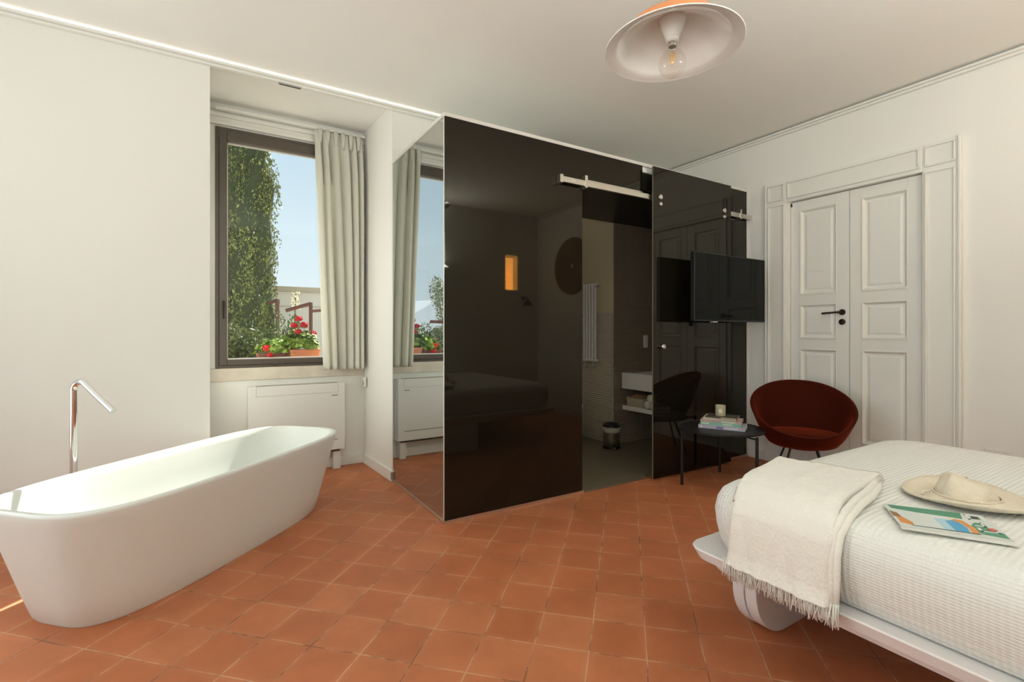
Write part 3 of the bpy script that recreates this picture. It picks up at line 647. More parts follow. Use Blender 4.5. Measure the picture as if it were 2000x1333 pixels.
# ================================================================== BATHTUB
t = empty('bathtub', (-0.028, 3.167, 0), 'long freestanding oval white bathtub with a smooth matt flared body', 'bathtub')
N = 128; cx, cy, th = -0.028, 3.188, math.radians(44.6)
prof = [(0.0, .725, .250, 4.0), (0.012, .732, .256, 4.1), (0.12, .764, .284, 4.2), (0.25, .800, .313, 4.25), (0.38, .836, .343, 4.3), (0.47, .861, .364, 4.35), (0.497, .868, .370, 4.4), (0.506, .8675, .3695, 4.4), (0.512, .863, .365, 4.4),
        (0.512, .846, .348, 4.3), (0.506, .840, .342, 4.3), (0.47, .826, .330, 4.2), (0.36, .785, .305, 4.0), (0.24, .735, .275, 3.8), (0.15, .68, .24, 3.5), (0.11, .60, .19, 3.2), (0.095, .40, .12, 2.6), (0.092, .1, .04, 2.2)]
prof = [(z*0.988, a*(1.0065+0.016*(1-z/0.512)), b_+0.004+0.012*(1-z/0.512), n-0.35) for z, a, b_, n in prof]
mb = MB(); mb.loft([sup(a, b_, n, N, cx, cy, th, z) for z, a, b_, n in prof], True, True); mb.build('tub_shell', M_tub, t, smooth=True, auto=50)
mb = MB(); mb.lathe([(0.032,0),(0.032,0.004),(0.022,0.007),(0.001,0.008)], 24, T(cx, cy, 0.092)); mb.build('drain_cap', M_chrome, t, smooth=True, auto=50)
# tap
t = empty('bath_tap', (-0.62, 3.35, 0), 'tall chrome floor standing tap bending over the far side of the bathtub', 'tap')
tx, ty = -0.618, 3.35; dx, dy = 0.7071, -0.7071
pts = [(0, 0.014), (0, 0.5), (0, 0.892)]
for k in range(1, 9):
    a = math.radians(k*17.6); R_ = 0.048
    pts.append((R_-R_*math.cos(a), 0.892+R_*math.sin(a)))
lx, lz = pts[-1]; pts.append((0.265, 0.795))
mb = MB(); mb.tube([(tx+dx*u, ty+dy*u, z) for u, z in pts], 0.0165, 24); mb.build('spout_pipe', M_chrome, t, smooth=True, auto=50)
mb = MB(); mb.lathe([(0.045,0),(0.045,0.008),(0.040,0.013),(0.017,0.014)], 32, T(tx, ty, 0)); mb.build('floor_flange', M_chrome, t, smooth=True, auto=40)

# ================================================================== TV
t = empty('television', (3.75, 2.55, 1.28), 'black flat television on an arm in front of the black glass', 'television')
mb = MB(); mb.box(3.262, 4.232, 2.520, 2.560, 1.283, 1.842); body = mb.build('tv_body', M_tvb, t, bevel=0.004)
mb = MB(); mb.box(3.270, 4.224, 2.5188, 2.5200, 1.296, 1.836); mb.build('screen', M_tv, t)
mb = MB(); mb.box(3.6, 3.9, 2.560, 2.60, 1.42, 1.72); mb.tube([(3.75, 2.59, 1.56), (4.25, 2.64, 1.56), (4.38, 2.66, 1.56)], 0.016, 10); mb.box(4.360, XR-0.001, 2.615, 2.70, 1.48, 1.64); mb.box(4.243, 4.262, 2.55, 2.68, 1.50, 1.66); mb.build('wall_arm', M_iron, t)
mb = MB(); mb.box(3.50, 3.56, 2.5225, 2.55, 1.276, 1.283); mb.build('sensor_strip', M_alu, t)

# ================================================================== SIDE TABLE
t = empty('side_table', (3.37, 2.36, 0), 'round black metal side table on three thin legs by the glass enclosure', 'side table')
tcx, tcy, tr = 3.365, 2.36, 0.315
mb = MB(); mb.lathe([(0.001,0.440),(tr-0.006,0.440),(tr,0.442),(tr,0.453),(tr-0.003,0.455),(tr-0.006,0.4505),(0.001,0.4505)], 72, T(tcx, tcy, 0)); mb.build('tabletop', M_iron, t, smooth=True, auto=40)
for (lx, ly) in ((3.128, 2.534), (3.683, 2.592), (3.283, 2.012)):
    mb = MB(); mb.tube([(lx, ly, 0), (lx, ly, 0.447)], 0.011, 12)
    mb.tube([(lx, ly, 0.43), (lx+(tcx-lx)*0.5, ly+(tcy-ly)*0.5, 0.432)], 0.006, 8); mb.build('leg', M_iron, t, smooth=True, auto=50)

# books
ux, uy = 0.467, -0.884; vx, vy = 0.884, 0.467
ang = math.atan2(uy, ux)
def book(x0, y0, z0, L_, W_, T_, cover, label, rot=0, marks=None, spine=None):
    Mx = T(x0, y0, z0) @ RZ(ang+rot)
    e_ = empty('book', (x0, y0, z0), label, 'book', 'books stacked on the side table')
    mb = MB(); c_ = 0.0018
    mb.box(0, L_, 0, W_, 0, c_, Mx); mb.box(0, L_, 0, W_, T_-c_, T_, Mx); mb.box(0, L_, 0, 0.002, c_, T_-c_, Mx); mb.build('cover', cover, e_)
    mb = MB(); mb.box(0.003, L_-0.003, 0.002, W_-0.003, c_, T_-c_, Mx); mb.build('pages', M_paper, e_)
    if marks:
        for (mm, segs) in marks:
            if len(segs) <= 2:
                for (a, b_, p, q) in segs:
                    mb = MB(); mb.box(a*L_, b_*L_, -0.0006, 0, p*T_, q*T_, Mx); mb.build('spine_print', mm, e_)
                continue
            mb = MB()
            for (a, b_, p, q) in segs: mb.box(a*L_, b_*L_, -0.0006, 0, p*T_, q*T_, Mx)
            mb.build('spine_print', mm, e_)
M_paper = mat('page_paper', (0.70, 0.67, 0.58), 0.9)
Mlil = mat('lilac_cover', (0.42, 0.40, 0.48), 0.5); Mgrn = mat('green_cover', (0.20, 0.50, 0.36), 0.5); Mpnk = mat('pinkish_cover', (0.50, 0.36, 0.33), 0.5)
Mcrm = mat('cream_cover', (0.62, 0.56, 0.42), 0.5); Mdk = mat('dark_cover', (0.09, 0.07, 0.05), 0.5); Mwh = mat('print_white', (0.75, 0.74, 0.70), 0.6)
Mvio = mat('print_violet', (0.22, 0.17, 0.36), 0.6); Mgp = mat('print_palegreen', (0.55, 0.66, 0.50), 0.6); Mrd = mat('print_red', (0.35, 0.06, 0.03), 0.6)
def letters(a, b_, n, lo=0.22, hi=0.8):
    out = []; w_ = (b_-a)/n
    for k in range(n):
        x = a + k*w_; out.append((x, x+w_*0.35, lo, hi))
        if k % 2: out.append((x+w_*0.35, x+w_*0.75, hi-0.15, hi))
        else: out.append((x+w_*0.35, x+w_*0.75, lo, lo+0.15))
    return out
zt = 0.4515
book(3.218, 2.452, zt, 0.330, 0.215, 0.026, Mlil, 'thick lilac grey book with white spine lettering, lowest of the stack', marks=[(Mwh, letters(0.58, 0.87, 9)), (Mwh, [(0.04, 0.09, 0.3, 0.7)]), (Mvio, [(0.40, 0.54, 0.15, 0.85)])]); zt += 0.0263
book(3.240, 2.448, zt, 0.285, 0.200, 0.020, Mgrn, 'green book lying second from the bottom of the stack', 0.02, marks=[(Mgp, [(0.02, 0.22, 0.2, 0.8), (0.55, 0.80, 0.25, 0.75)]), (Mwh, letters(0.62, 0.74, 4))]); zt += 0.0203
book(3.240, 2.450, zt, 0.290, 0.200, 0.018, Mpnk, 'dull pink and grey book in the middle of the stack', 0.0, marks=[(Mgp, [(0.52, 0.86, 0.15, 0.85)]), (Mwh, letters(0.62, 0.82, 6))]); zt += 0.0183
book(3.262, 2.440, zt, 0.245, 0.190, 0.014, Mcrm, 'cream paperback second from the top of the stack', 0.03, marks=[(Mrd, [(0.96, 1.0, 0.0, 1.0)])]); zt += 0.0143
book(3.268, 2.425, zt, 0.225, 0.180, 0.010, Mdk, 'thin dark olive booklet on top of the stack under the candle', -0.03, marks=[(Mcrm, [(0.5, 0.97, 0.2, 0.8)])]); zt += 0.0103
# candle
ccx, ccy = 3.385, 2.375
t = empty('candle_jar', (ccx, ccy, zt), 'pale green candle jar with a round white emblem on top of the books', 'candle')
mb = MB(); mb.lathe([(0.001,0.0),(0.036,0.0),(0.038,0.003),(0.038,0.082),(0.0355,0.082),(0.0355,0.060),(0.001,0.060)], 36, T(ccx, ccy, zt)); mb.build('jar', mat('pale_green_jar', (0.52,0.50,0.34), 0.25), t, smooth=True, auto=40)
mb = MB()
fa = math.atan2(-ccy, -ccx)
grid = []
for j in range(9):
    for i in range(9): grid.append((i, j))
ringsE = []
for rr in (0.0005, 0.008, 0.0155):
    ring = []
    for k in range(20):
        a = 2*PI*k/20; hz = rr*1.1*math.sin(a); hw = rr*math.cos(a); aa = fa + hw/0.0384
        ring.append((ccx+0.0384*math.cos(aa), ccy+0.0384*math.sin(aa), zt+0.042+hz))
    ringsE.append(ring)
mb.loft(ringsE, False, False); mb.build('emblem', mat('emblem_cream', (0.74,0.68,0.58), 0.6), t, smooth=True)
mb = MB(); mb.tube([(ccx, ccy, zt+0.06), (ccx+0.002, ccy, zt+0.072)], 0.0012, 6); mb.build('wick', M_iron, t)

# ================================================================== CHAIR
def chair():
    cx, cy = 3.90, 2.025
    face = math.atan2(-0.56, -0.83)
    t = empty('lounge_chair', (cx, cy, 0), 'rust brown velvet tub chair with thin black legs in front of the white double door', 'chair')
    N = 72
    def ring(fr, inner):
        out = []
        for i in range(N):
            a = 2*PI*i/N
            f = 0.5+0.5*math.cos(a)             # 1 front, 0 back
            top = 0.785 - 0.352*(f**1.1)
            bot = 0.315
            z = bot + (top-bot)*fr
            rx = (0.200 + 0.162*(fr**0.60)); ry = (0.180 + 0.160*(fr**0.60))
            if inner: rx -= 0.028; ry -= 0.028
            u = ry*math.cos(a) - 0.06*(1-f)*(fr)*0.6; v = rx*math.sin(a)
            out.append((cx + u*math.cos(face)-v*math.sin(face), cy + u*math.sin(face)+v*math.cos(face), z))
        return out
    rings = [ring(f, False) for f in (0, 0.08, 0.25, 0.45, 0.65, 0.85, 0.97)]
    top = ring(1.0, False); topi = ring(1.0, True)
    mid = [tuple((Vector(a)+Vector(b_))/2 + Vector((0,0,0.008))) for a, b_ in zip(top, topi)]
    rings += [top, mid, topi] + [ring(f, True) for f in (0.9, 0.7, 0.5, 0.3, 0.18)]
    mb = MB(); mb.loft(rings, True, True); mb.build('shell', M_velvet, t, smooth=True, auto=60)
    mb = MB()
    def cu(k, z, s_=1.0):
        return [(cx + (0.225*k*math.cos(a)+0.02)*math.cos(face)-0.262*k*math.sin(a)*math.sin(face), cy + (0.225*k*math.cos(a)+0.02)*math.sin(face)+0.262*k*math.sin(a)*math.cos(face), z-0.015) for a in [2*PI*i/48 for i in range(48)]]
    mb.loft([cu(0.80, 0.345), cu(0.93, 0.37), cu(1.0, 0.395), cu(1.0, 0.42), cu(0.95, 0.437), cu(0.6, 0.447), cu(0.05, 0.45)]); mb.build('seat_cushion', M_velvet, t, smooth=True)
    for sa in (0.70, 2.35, -0.70, -2.35):
        a0 = face + sa
        p0 = (cx+0.13*math.cos(a0), cy+0.13*math.sin(a0), 0.322); p1 = (cx+0.27*math.cos(a0), cy+0.27*math.sin(a0), 0.006)
        mb = MB(); mb.tube([p0, p1], 0.0075, 10); mb.build('leg', M_iron, t, smooth=True, auto=50)
    mb = MB(); mb.tube([(cx+0.135*math.cos(2*PI*i/24), cy+0.135*math.sin(2*PI*i/24), 0.310) for i in range(25)], 0.008, 8); mb.build('leg_ring', M_iron, t, smooth=True)
    a0 = face
    mb = MB()
    pr = []
    for fr in (0.0, 0.2, 0.4, 0.6, 0.8, 0.98):
        i = int(N*0.035); p = Vector(ring(fr, False)[i]); pr.append(tuple(p + Vector((math.cos(face), math.sin(face), 0))*0.001))
    mb.tube(pr, 0.0022, 6); mb.build('front_seam', M_velvet, t, smooth=True)
chair()

# ================================================================== BED
bx0, bx1, by0, by1 = 1.605, 3.235, YK+0.04, 1.215
t = empty('bed', (2.4, 0.3, 0), 'low white bed with a thin floating platform base on curved plate legs', 'bed')
mb = MB()
P = lambda z, i: rrect(1.590+i, 3.26-i, YK+0.03, 1.275-i, 0.075, z, 8)
mb.loft([P(0.318, 0.030), P(0.322, 0.014), P(0.350, 0.003), P(0.357, 0.0), P(0.362, 0.003), P(0.362, 0.02)]); mb.build('platform', M_bed, t, smooth=True, auto=35)
mb = MB(); mb.loft([P(0.285, 0.06), P(0.3175, 0.045)]); mb.build('platform_rail', M_bed, t)
def leg(y0, y1, x0, x1, zt=0.284):
    r_ = 0.20; poly = []
    for i in range(13):
        a = PI + PI/2*i/12; poly.append((x0+r_+r_*math.cos(a), r_*0.98+r_*0.98*math.sin(a)))
    poly += [(x1-0.02, 0.0), (x1, 0.02), (x1, zt), (x0, zt)]
    mb = MB(); n = len(poly)
    mb.add([(x, y0, z) for x, z in poly] + [(x, y1, z) for x, z in poly], [tuple(range(n)), tuple(reversed(range(n, 2*n)))] + [(i, n+i, n+(i+1)%n, (i+1)%n) for i in range(n)])
    return mb
for (ya, yb) in ((1.085, 1.185), (-0.52, -0.42)):
    l = leg(ya, (ya+yb)/2-0.003, 1.765, 2.30).build('leg', M_bed, t, bevel=0.003)
    leg((ya+yb)/2+0.003, yb, 1.765, 2.30).build('leg_plate', M_bed, l, bevel=0.003)
mb = leg(1.085, 1.185, 1.765, 2.30)
# mattress with waffle cover
m_ = MB()
mp = [(0.3625, 0.052, 0.10), (0.372, 0.036, 0.11), (0.41, 0.018, 0.12), (0.46, 0.006, 0.13), (0.52, 0.0, 0.135), (0.56, 0.006, 0.135), (0.590, 0.020, 0.13), (0.611, 0.045, 0.13), (0.622, 0.08, 0.13), (0.627, 0.13, 0.12), (0.629, 0.22, 0.10), (0.630, 0.4, 0.05), (0.630, 0.7, 0.02)]
m_.loft([rrect(bx0+i, bx1-i, by0+i, by1-i, max(r_, 0.01), z, 10) for z, i, r_ in mp]); 
tag(m_.build('mattress', M_cover, smooth=True), 'thick mattress in a white waffle weave bedspread on the low bed', 'mattress')

# throw
def throw():
    t = empty('throw_blanket', (1.75, 0.93, 0.64), 'cream fringed throw folded over the left edge of the bed', 'blanket')
    def prof(off):
        # arc along x from inner end to hem outside the bed (x, z)
        pts = [(2.10, 0.633), (2.00, 0.633), (1.88, 0.633), (1.78, 0.632), (1.71, 0.627), (1.655, 0.612), (1.620, 0.588), (1.600, 0.555), (1.592, 0.51), (1.588, 0.46), (1.584, 0.42), (1.574, 0.392), (1.566, 0.372)]
        out = []
        for i, (x, z) in enumerate(pts):
            a = Vector(pts[max(i-1,0)]); b_ = Vector(pts[min(i+1,len(pts)-1)]); tn = (b_-a).normalized(); nrm = Vector((tn.y, -tn.x))
            if nrm.y < 0 and i < 4: nrm = -nrm
            nrm = Vector((-abs(nrm.x), abs(nrm.y)))
            out.append((x+nrm.x*off, z+nrm.y*off))
        return out
    def dense(pts, k=5):
        out = []
        for i in range(len(pts)-1):
            for j in range(k): 
                u = j/k; out.append(tuple(pts[i][q]*(1-u)+pts[i+1][q]*u for q in (0,1)))
        out.append(pts[-1]); return out
    layers = [(0.007, 0.0, 0.0, 1.0, 'throw_fold'), (0.019, 0.012, 0.006, 0.98, 'throw_fold'), (0.031, 0.0, -0.004, 1.0, 'throw_top')]
    for li, (off, dya, dyb, sc, nm) in enumerate(layers):
        pp = dense(prof(off)); NY = 40; vs = []; fs = []
        n = len(pp)
        for i, (x, z) in enumerate(pp):
            u = i/(n-1)
            # edges in y shift along the length
            ya = 0.815 - 0.085*min(1, u*1.9) + dyb      # right edge
            yb = 1.165 - 0.105*min(1, u*1.9) - dya      # left edge
            if li < 2: ya -= 0.010*(2-li)*u
            for j in range(NY+1):
                s_ = j/NY; y = ya + (yb-ya)*s_
                ex = 0
                if u < 0.02: ex = 0
                xx = x; zz = z
                # tip skew: near-right inner corner reaches further
                if x > 1.9: xx = x + (0.03*(1-s_) - 0.06*s_)*(x-1.9)/0.2
                wv = 0.004*math.sin(9*s_+3*u) + 0.003*math.sin(21*s_+7*u) + 0.0018*math.sin(40*s_-11*u)
                if u > 0.45: xx -= abs(wv)*1.2*min(1, (u-0.45)*3) + (0.004 if li == 2 else 0)
                else: zz += abs(wv)*0.7
                # round over at the side edges
                eg = min(s_, 1-s_)/0.05
                if eg < 1 and li == 2:
                    dd = (1-math.sqrt(max(0, 1-(1-eg)**2)))*0.022
                    if u > 0.5: xx += dd
                    else: zz -= dd
                vs.append((xx, y, zz))
        for i in range(n-1):
            for j in range(NY):
                a = i*(NY+1)+j; fs.append((a, a+1, a+NY+2, a+NY+1))
        mb = MB(); mb.add(vs, fs); o = mb.build(nm, M_throw, t, smooth=True)
        so = o.modifiers.new('t', 'SOLIDIFY'); so.thickness = 0.009; so.offset = 0
    # side folds on the right
    mb = MB()
    mb.tube([(2.09, 0.808, 0.648), (1.98, 0.772, 0.652), (1.86, 0.742, 0.652), (1.75, 0.728, 0.650), (1.67, 0.722, 0.632), (1.60, 0.720, 0.590), (1.575, 0.718, 0.53), (1.568, 0.716, 0.45), (1.562, 0.714, 0.38)], [0.008, 0.011, 0.012, 0.012, 0.012, 0.012, 0.011, 0.010, 0.008], 14)
    mb.tube([(2.10, 0.812, 0.661), (1.98, 0.785, 0.664), (1.86, 0.757, 0.664), (1.75, 0.742, 0.662), (1.67, 0.735, 0.645), (1.595, 0.732, 0.597), (1.570, 0.730, 0.53), (1.562, 0.728, 0.45), (1.555, 0.724, 0.38)], [0.008, 0.010, 0.011, 0.011, 0.011, 0.011, 0.011, 0.010, 0.008], 14)
    mb.build('rolled_edge', M_throw, t, smooth=True)
    mb = MB(); rnd = random.Random(3)
    for k in range(330):
        y = 0.705 + 0.37*rnd.random(); zt_ = 0.385 - 0.0*y; ln = 0.035+0.028*rnd.random()
        x0 = 1.548 + 0.016*rnd.random(); a = (rnd.random()-0.5)*0.02; b_ = (rnd.random()-0.5)*0.018
        mb.tube([(x0, y, zt_+0.012), (x0-0.004+b_*0.3, y+a*0.5, zt_-ln*0.45), (x0-0.004+b_, y+a+0.004*math.sin(k), zt_-ln)], [0.0022, 0.0018, 0.0011], 5)
    o = mb.build('fringe', M_throw, t, smooth=True)
    o['kind'] = 'stuff'
throw()

# magazine and hat
def magazine():
    cx, cy = 1.836, 0.552; a_ = math.radians(-57)
    Mx = T(cx, cy, 0.6365) @ RZ(a_) @ Matrix.Diagonal((0.83, 0.93, 1, 1))
    t = empty('magazine', (cx, cy, 0.634), 'glossy magazine with a green and blue cover lying beside the hat on the bed', 'magazine')
    # local: +x towards masthead, width along -y .. +y
    mb = MB(); mb.box(-0.145, 0.145, -0.105, 0.105, 0, 0.004, Mx); mb.build('pages', M_paper, t)
    mb = MB(); mb.box(-0.146, 0.146, -0.106, 0.106, 0.0041, 0.0047, Mx); mb.build('cover', mat('cover_pale', (0.68,0.72,0.68), 0.3), t)
    z = 0.0048
    def patch(name, m, poly, dz=0.0):
        mb = MB(); mb.prism([(x, y) for x, y in poly], z+dz, z+dz+0.0002, Mx); mb.build(name, m, t)
    G = mat('cover_green', (0.045, 0.26, 0.15), 0.3); B = mat('cover_blue', (0.02, 0.33, 0.60), 0.3); O = mat('cover_orange', (0.70, 0.26, 0.04), 0.3); D = mat('cover_dark', (0.02, 0.06, 0.05), 0.3); R_ = mat('cover_red', (0.60, 0.08, 0.05), 0.3); Br = mat('cover_brown', (0.28, 0.12, 0.04), 0.3)
    LB = mat('cover_lightblue', (0.40, 0.62, 0.72), 0.3); Wt = mat('cover_white', (0.80, 0.80, 0.76), 0.3)
    patch('cover_print', G, [(-0.135, 0.100), (-0.13, 0.065), (-0.06, 0.050), (0.02, 0.045), (0.07, 0.040), (0.085, 0.103)])
    patch('cover_print', G, [(0.065, -0.030), (0.075, -0.085), (0.140, -0.100), (0.143, -0.055), (0.115, -0.045), (0.12, 0.02), (0.10, 0.03)])
    patch('cover_print', LB, [(-0.02, 0.015), (-0.02, -0.088), (0.012, -0.088), (0.012, 0.015)], 0.0001)
    patch('cover_print', B, [(0.008, -0.088), (0.045, -0.088), (0.052, -0.05), (0.045, -0.005), (0.03, 0.012), (0.008, 0.0)], 0.0002)
    patch('cover_print', O, [(0.030, 0.016), (0.050, -0.005), (0.056, -0.05), (0.050, -0.088), (0.070, -0.088), (0.076, -0.04), (0.064, 0.02), (0.045, 0.03)], 0.0003)
    patch('cover_print', O, [(-0.138, -0.02), (-0.138, -0.075), (-0.105, -0.088), (-0.10, -0.06), (-0.118, -0.02)], 0.0001)
    patch('cover_print', Br, [(-0.145, 0.035), (-0.145, -0.02), (-0.12, -0.02), (-0.125, 0.02)], 0.0001)
    patch('cover_print', D, [(-0.11, -0.088), (-0.11, -0.092), (0.07, -0.095), (0.07, -0.088)], 0.0004)
    # masthead shapes
    for (x0, x1, y0, y1) in ((0.088, 0.138, 0.045, 0.052), (0.088, 0.138, 0.085, 0.092), (0.088, 0.096, 0.045, 0.092), (0.130, 0.138, 0.052, 0.085),
                             (0.085, 0.137, -0.015, -0.007), (0.085, 0.137, 0.018, 0.026), (0.108, 0.116, -0.015, 0.026), (0.082, 0.134, -0.062, -0.054), (0.082, 0.090, -0.062, -0.030), (0.126, 0.134, -0.062, -0.030)):
        patch('masthead', Wt, [(x0,y0),(x1,y0),(x1,y1),(x0,y1)], 0.0005)
    patch('cover_print', D, [(0.100, 0.056), (0.126, 0.056), (0.126, 0.080), (0.105, 0.080)], 0.0004)
    ring = [(0.122+0.013*math.cos(2*PI*i/20), -0.035+0.013*math.sin(2*PI*i/20)) for i in range(20)]
    patch('cover_badge', R_, ring, 0.0007)
magazine()
t = empty('magazine', (1.825, 0.540, 0.6335), 'pale magazine mostly hidden under the green and blue one on the bed', 'magazine')
Mx = T(1.826, 0.541, 0.6335) @ RZ(math.radians(-60.5))
mb = MB(); mb.box(-0.119, 0.124, -0.100, 0.094, 0, 0.0024, Mx); mb.build('pages', M_paper, t)
mb = MB(); mb.box(-0.120, 0.125, -0.101, 0.095, 0.0025, 0.0029, Mx); mb.build('cover', mat('pale_cover', (0.74, 0.74, 0.71), 0.3), t)
def hat():
    cx, cy, z0 = 2.152, 0.583, 0.6335
    t = empty('sun_hat', (cx, cy, z0), 'wide brimmed cream straw sun hat lying on the bed behind the magazine', 'hat')
    N = 72
    def ring(r_, z, wob=0.0, k=1.0, ox=0.0, oy=0.0):
        out = []
        for i in range(N):
            a = 2*PI*i/N; rr = r_*(1+0.02*math.sin(2*a+0.5))
            out.append((cx+ox+rr*math.cos(a), cy+oy+rr*k*math.sin(a), z0+z+wob*(0.5+0.5*math.sin(2*a+0.6))))
        return out
    prof = [(0.088, 0.012, 0), (0.105, 0.007, 0), (0.135, 0.004, 0.004), (0.158, 0.004, 0.014), (0.172, 0.008, 0.022), (0.174, 0.011, 0.022), (0.172, 0.014, 0.022), (0.158, 0.009, 0.014), (0.135, 0.009, 0.004), (0.105, 0.012, 0), (0.088, 0.018, 0)]
    mb = MB(); mb.loft([ring(*p) for p in prof], False, False); mb.build('brim', M_straw, t, smooth=True)
    # dented crown
    rings = []
    for r_, z in ((0.088, 0.010), (0.085, 0.026), (0.079, 0.044), (0.072, 0.058), (0.062, 0.068), (0.050, 0.072), (0.034, 0.070), (0.018, 0.066), (0.002, 0.064)):
        rg = []
        for i in range(N):
            a = 2*PI*i/N; pinch = 1 - 0.16*(z/0.08)*abs(math.cos(a-2.2))**6 - 0.10*(z/0.1)*abs(math.cos(a+0.9))**8
            zz = z + 0.016*(z/0.072)*math.cos(a-2.3) - 0.008*(z/0.072)*abs(math.cos(a*0.5-0.2))**12
            cr_ = 0.006*math.sin(4*a+z*50)*(z/0.072) + 0.003*math.sin(9*a-z*80)*(z/0.072)
            rg.append((cx+(r_*pinch+cr_)*1.02*math.cos(a), cy+(r_*pinch+cr_)*0.95*math.sin(a), z0+zz))
        rings.append(rg)
    mb = MB(); mb.loft(rings, False, True); mb.build('crown', M_straw, t, smooth=True)
    mb = MB(); mb.tube([(cx+0.089*1.03*math.cos(2*PI*i/48), cy+0.089*0.96*math.sin(2*PI*i/48), z0+0.020) for i in range(49)], 0.0035, 8)
    mb.tube([(cx-0.075, cy+0.075, z0+0.022), (cx-0.09, cy+0.088, z0+0.022), (cx-0.105, cy+0.085, z0+0.016)], 0.004, 6); mb.build('hat_cord', M_straw, t, smooth=True)
hat()

# ================================================================== PENDANT LAMP
def pendant():
    cx, cy, z0 = 1.612, 1.353, 2.368
    t = empty('pendant_lamp', (cx, cy, z0), 'wide dish pendant lamp, white inside and orange outside, with a clear globe bulb', 'ceiling lamp')
    R_ = 0.272
    inner = [(R_, 0.0), (R_-0.012, 0.004), (R_-0.040, 0.008), (R_-0.052, 0.018), (0.19, 0.060), (0.14, 0.095), (0.09, 0.112), (0.045, 0.118), (0.012, 0.119)]
    lip = [(R_, 0.0), (R_+0.002, 0.003), (R_-0.002, 0.006), (R_-0.040, 0.013), (R_-0.050, 0.026)]
    outer = [(R_-0.050, 0.026), (0.206, 0.052), (0.180, 0.085), (0.14, 0.111), (0.09, 0.129), (0.05, 0.135), (0.012, 0.136)]
    mb = MB(); mb.lathe(lip, 96, T(cx, cy, z0)); mb.build('shade_lip', M_shade_in, t, smooth=True)
    mb = MB(); mb.lathe(inner, 96, T(cx, cy, z0)); sh = mb.build('shade_inside', M_shade_in, t, smooth=True)
    mb = MB(); mb.lathe(outer, 96, T(cx, cy, z0)); mb.build('shade_outside', M_shade_out, t, smooth=True)
    mb = MB(); mb.lathe([(0.001, 0.118), (0.054, 0.118), (0.055, 0.112), (0.053, 0.105), (0.040, 0.070), (0.032, 0.050), (0.031, 0.042), (0.027, 0.041), (0.027, 0.026), (0.001, 0.026)], 48, T(cx, cy, z0)); mb.build('lamp_holder', M_porc, t, smooth=True, auto=35)
    mb = MB(); mb.lathe([(0.017, 0.034), (0.0185, 0.028), (0.017, 0.023), (0.0185, 0.018), (0.017, 0.013), (0.016, 0.006)], 24, T(cx, cy, z0)); cap = mb.build('bulb_cap', M_steel, t, smooth=True)
    prof = [(0.014, 0.008), (0.016, 0.0), (0.024, -0.008), (0.040, -0.022), (0.052, -0.042), (0.0565, -0.062), (0.054, -0.082), (0.045, -0.100), (0.030, -0.112), (0.014, -0.118), (0.001, -0.119)]
    mb = MB(); mb.lathe(prof, 40, T(cx, cy, z0)); bulb = mb.build('bulb', M_bulb, t, smooth=True)
    mb = MB()
    for k in range(4):
        a = k*PI/2+0.4; mb.tube([(cx+0.009*math.cos(a), cy+0.009*math.sin(a), z0-0.020), (cx+0.007*math.cos(a), cy+0.007*math.sin(a), z0-0.062)], 0.0022, 8)
    mb.build('filament', mat('amber_filament', (0.85, 0.50, 0.20), 0.5), bulb, smooth=True)
    mb = MB(); mb.tube([(cx, cy, z0+0.02), (cx, cy, z0-0.02)], [0.008, 0.004], 10); mb.build('bulb_stem', M_bulb, bulb, smooth=True)
    mb = MB(); mb.lathe([(0.012, 0.158), (0.020, 0.162), (0.018, 0.185), (0.006, 0.195)], 24, T(cx, cy, z0)); mb.build('cord_cap', M_porc, t, smooth=True)
    mb = MB(); mb.tube([(cx, cy, z0+0.19), (cx, cy, H-0.02)], 0.003, 8); mb.build('cord', M_cord, t, smooth=True)
    mb = MB(); mb.lathe([(0.001, H-0.03-z0), (0.045, H-0.03-z0), (0.055, H-0.001-z0)], 32, T(cx, cy, z0)); mb.build('ceiling_rose', M_porc, t, smooth=True, auto=40)
pendant()

# ================================================================== things seen only as reflections
t = empty('woven_disc', (XR-0.01, 0.098, 2.142), 'round dark woven wall disc reflected in the black glass panel', 'wall decoration')
mb = MB(); mb.lathe([(0.035,0.004),(0.035,0.012),(0.12,0.022),(0.38,0.020),(0.41,0.012),(0.41,0.004)], 72, T(XR, 0.098, 2.142) @ Matrix.Rotation(-PI/2, 4, 'Y')); mb.build('woven_plate', M_wicker, t, smooth=True, auto=40)
t = empty('wall_lamp', (4.12, YK, 1.55), 'small dark wall lamp reflected below the glowing blind in the black glass', 'wall lamp')
mb = MB(); mb.lathe([(0.001,0.0),(0.03,0.0),(0.03,0.015)], 20, T(4.12, YK+0.016, 1.72) @ Matrix.Rotation(PI/2, 4, 'X')); mb.tube([(4.12, YK+0.01, 1.72), (4.12, YK+0.12, 1.72), (4.12, YK+0.13, 1.70)], 0.008, 10); mb.build('lamp_arm', M_iron, t, smooth=True, auto=40)
mb = MB(); mb.lathe([(0.02,0.09),(0.08,0.0),(0.078,0.0),(0.018,0.087)], 28, T(4.12, YK+0.13, 1.60)); mb.build('lamp_shade', M_iron, t, smooth=True)

# ================================================================== OUTSIDE
mb = MB(); mb.box(-14, 16, 5.0, 30, -0.6, -0.3); struct(mb, 'ground', M_ground)
mb = MB(); mb.box(-0.6, 2.4, YO+0.001, 5.30, -0.3, 0.80); tag(mb.build('planting_ledge', M_ext), 'pale masonry ledge outside under the window carrying the flower planters', 'ledge')

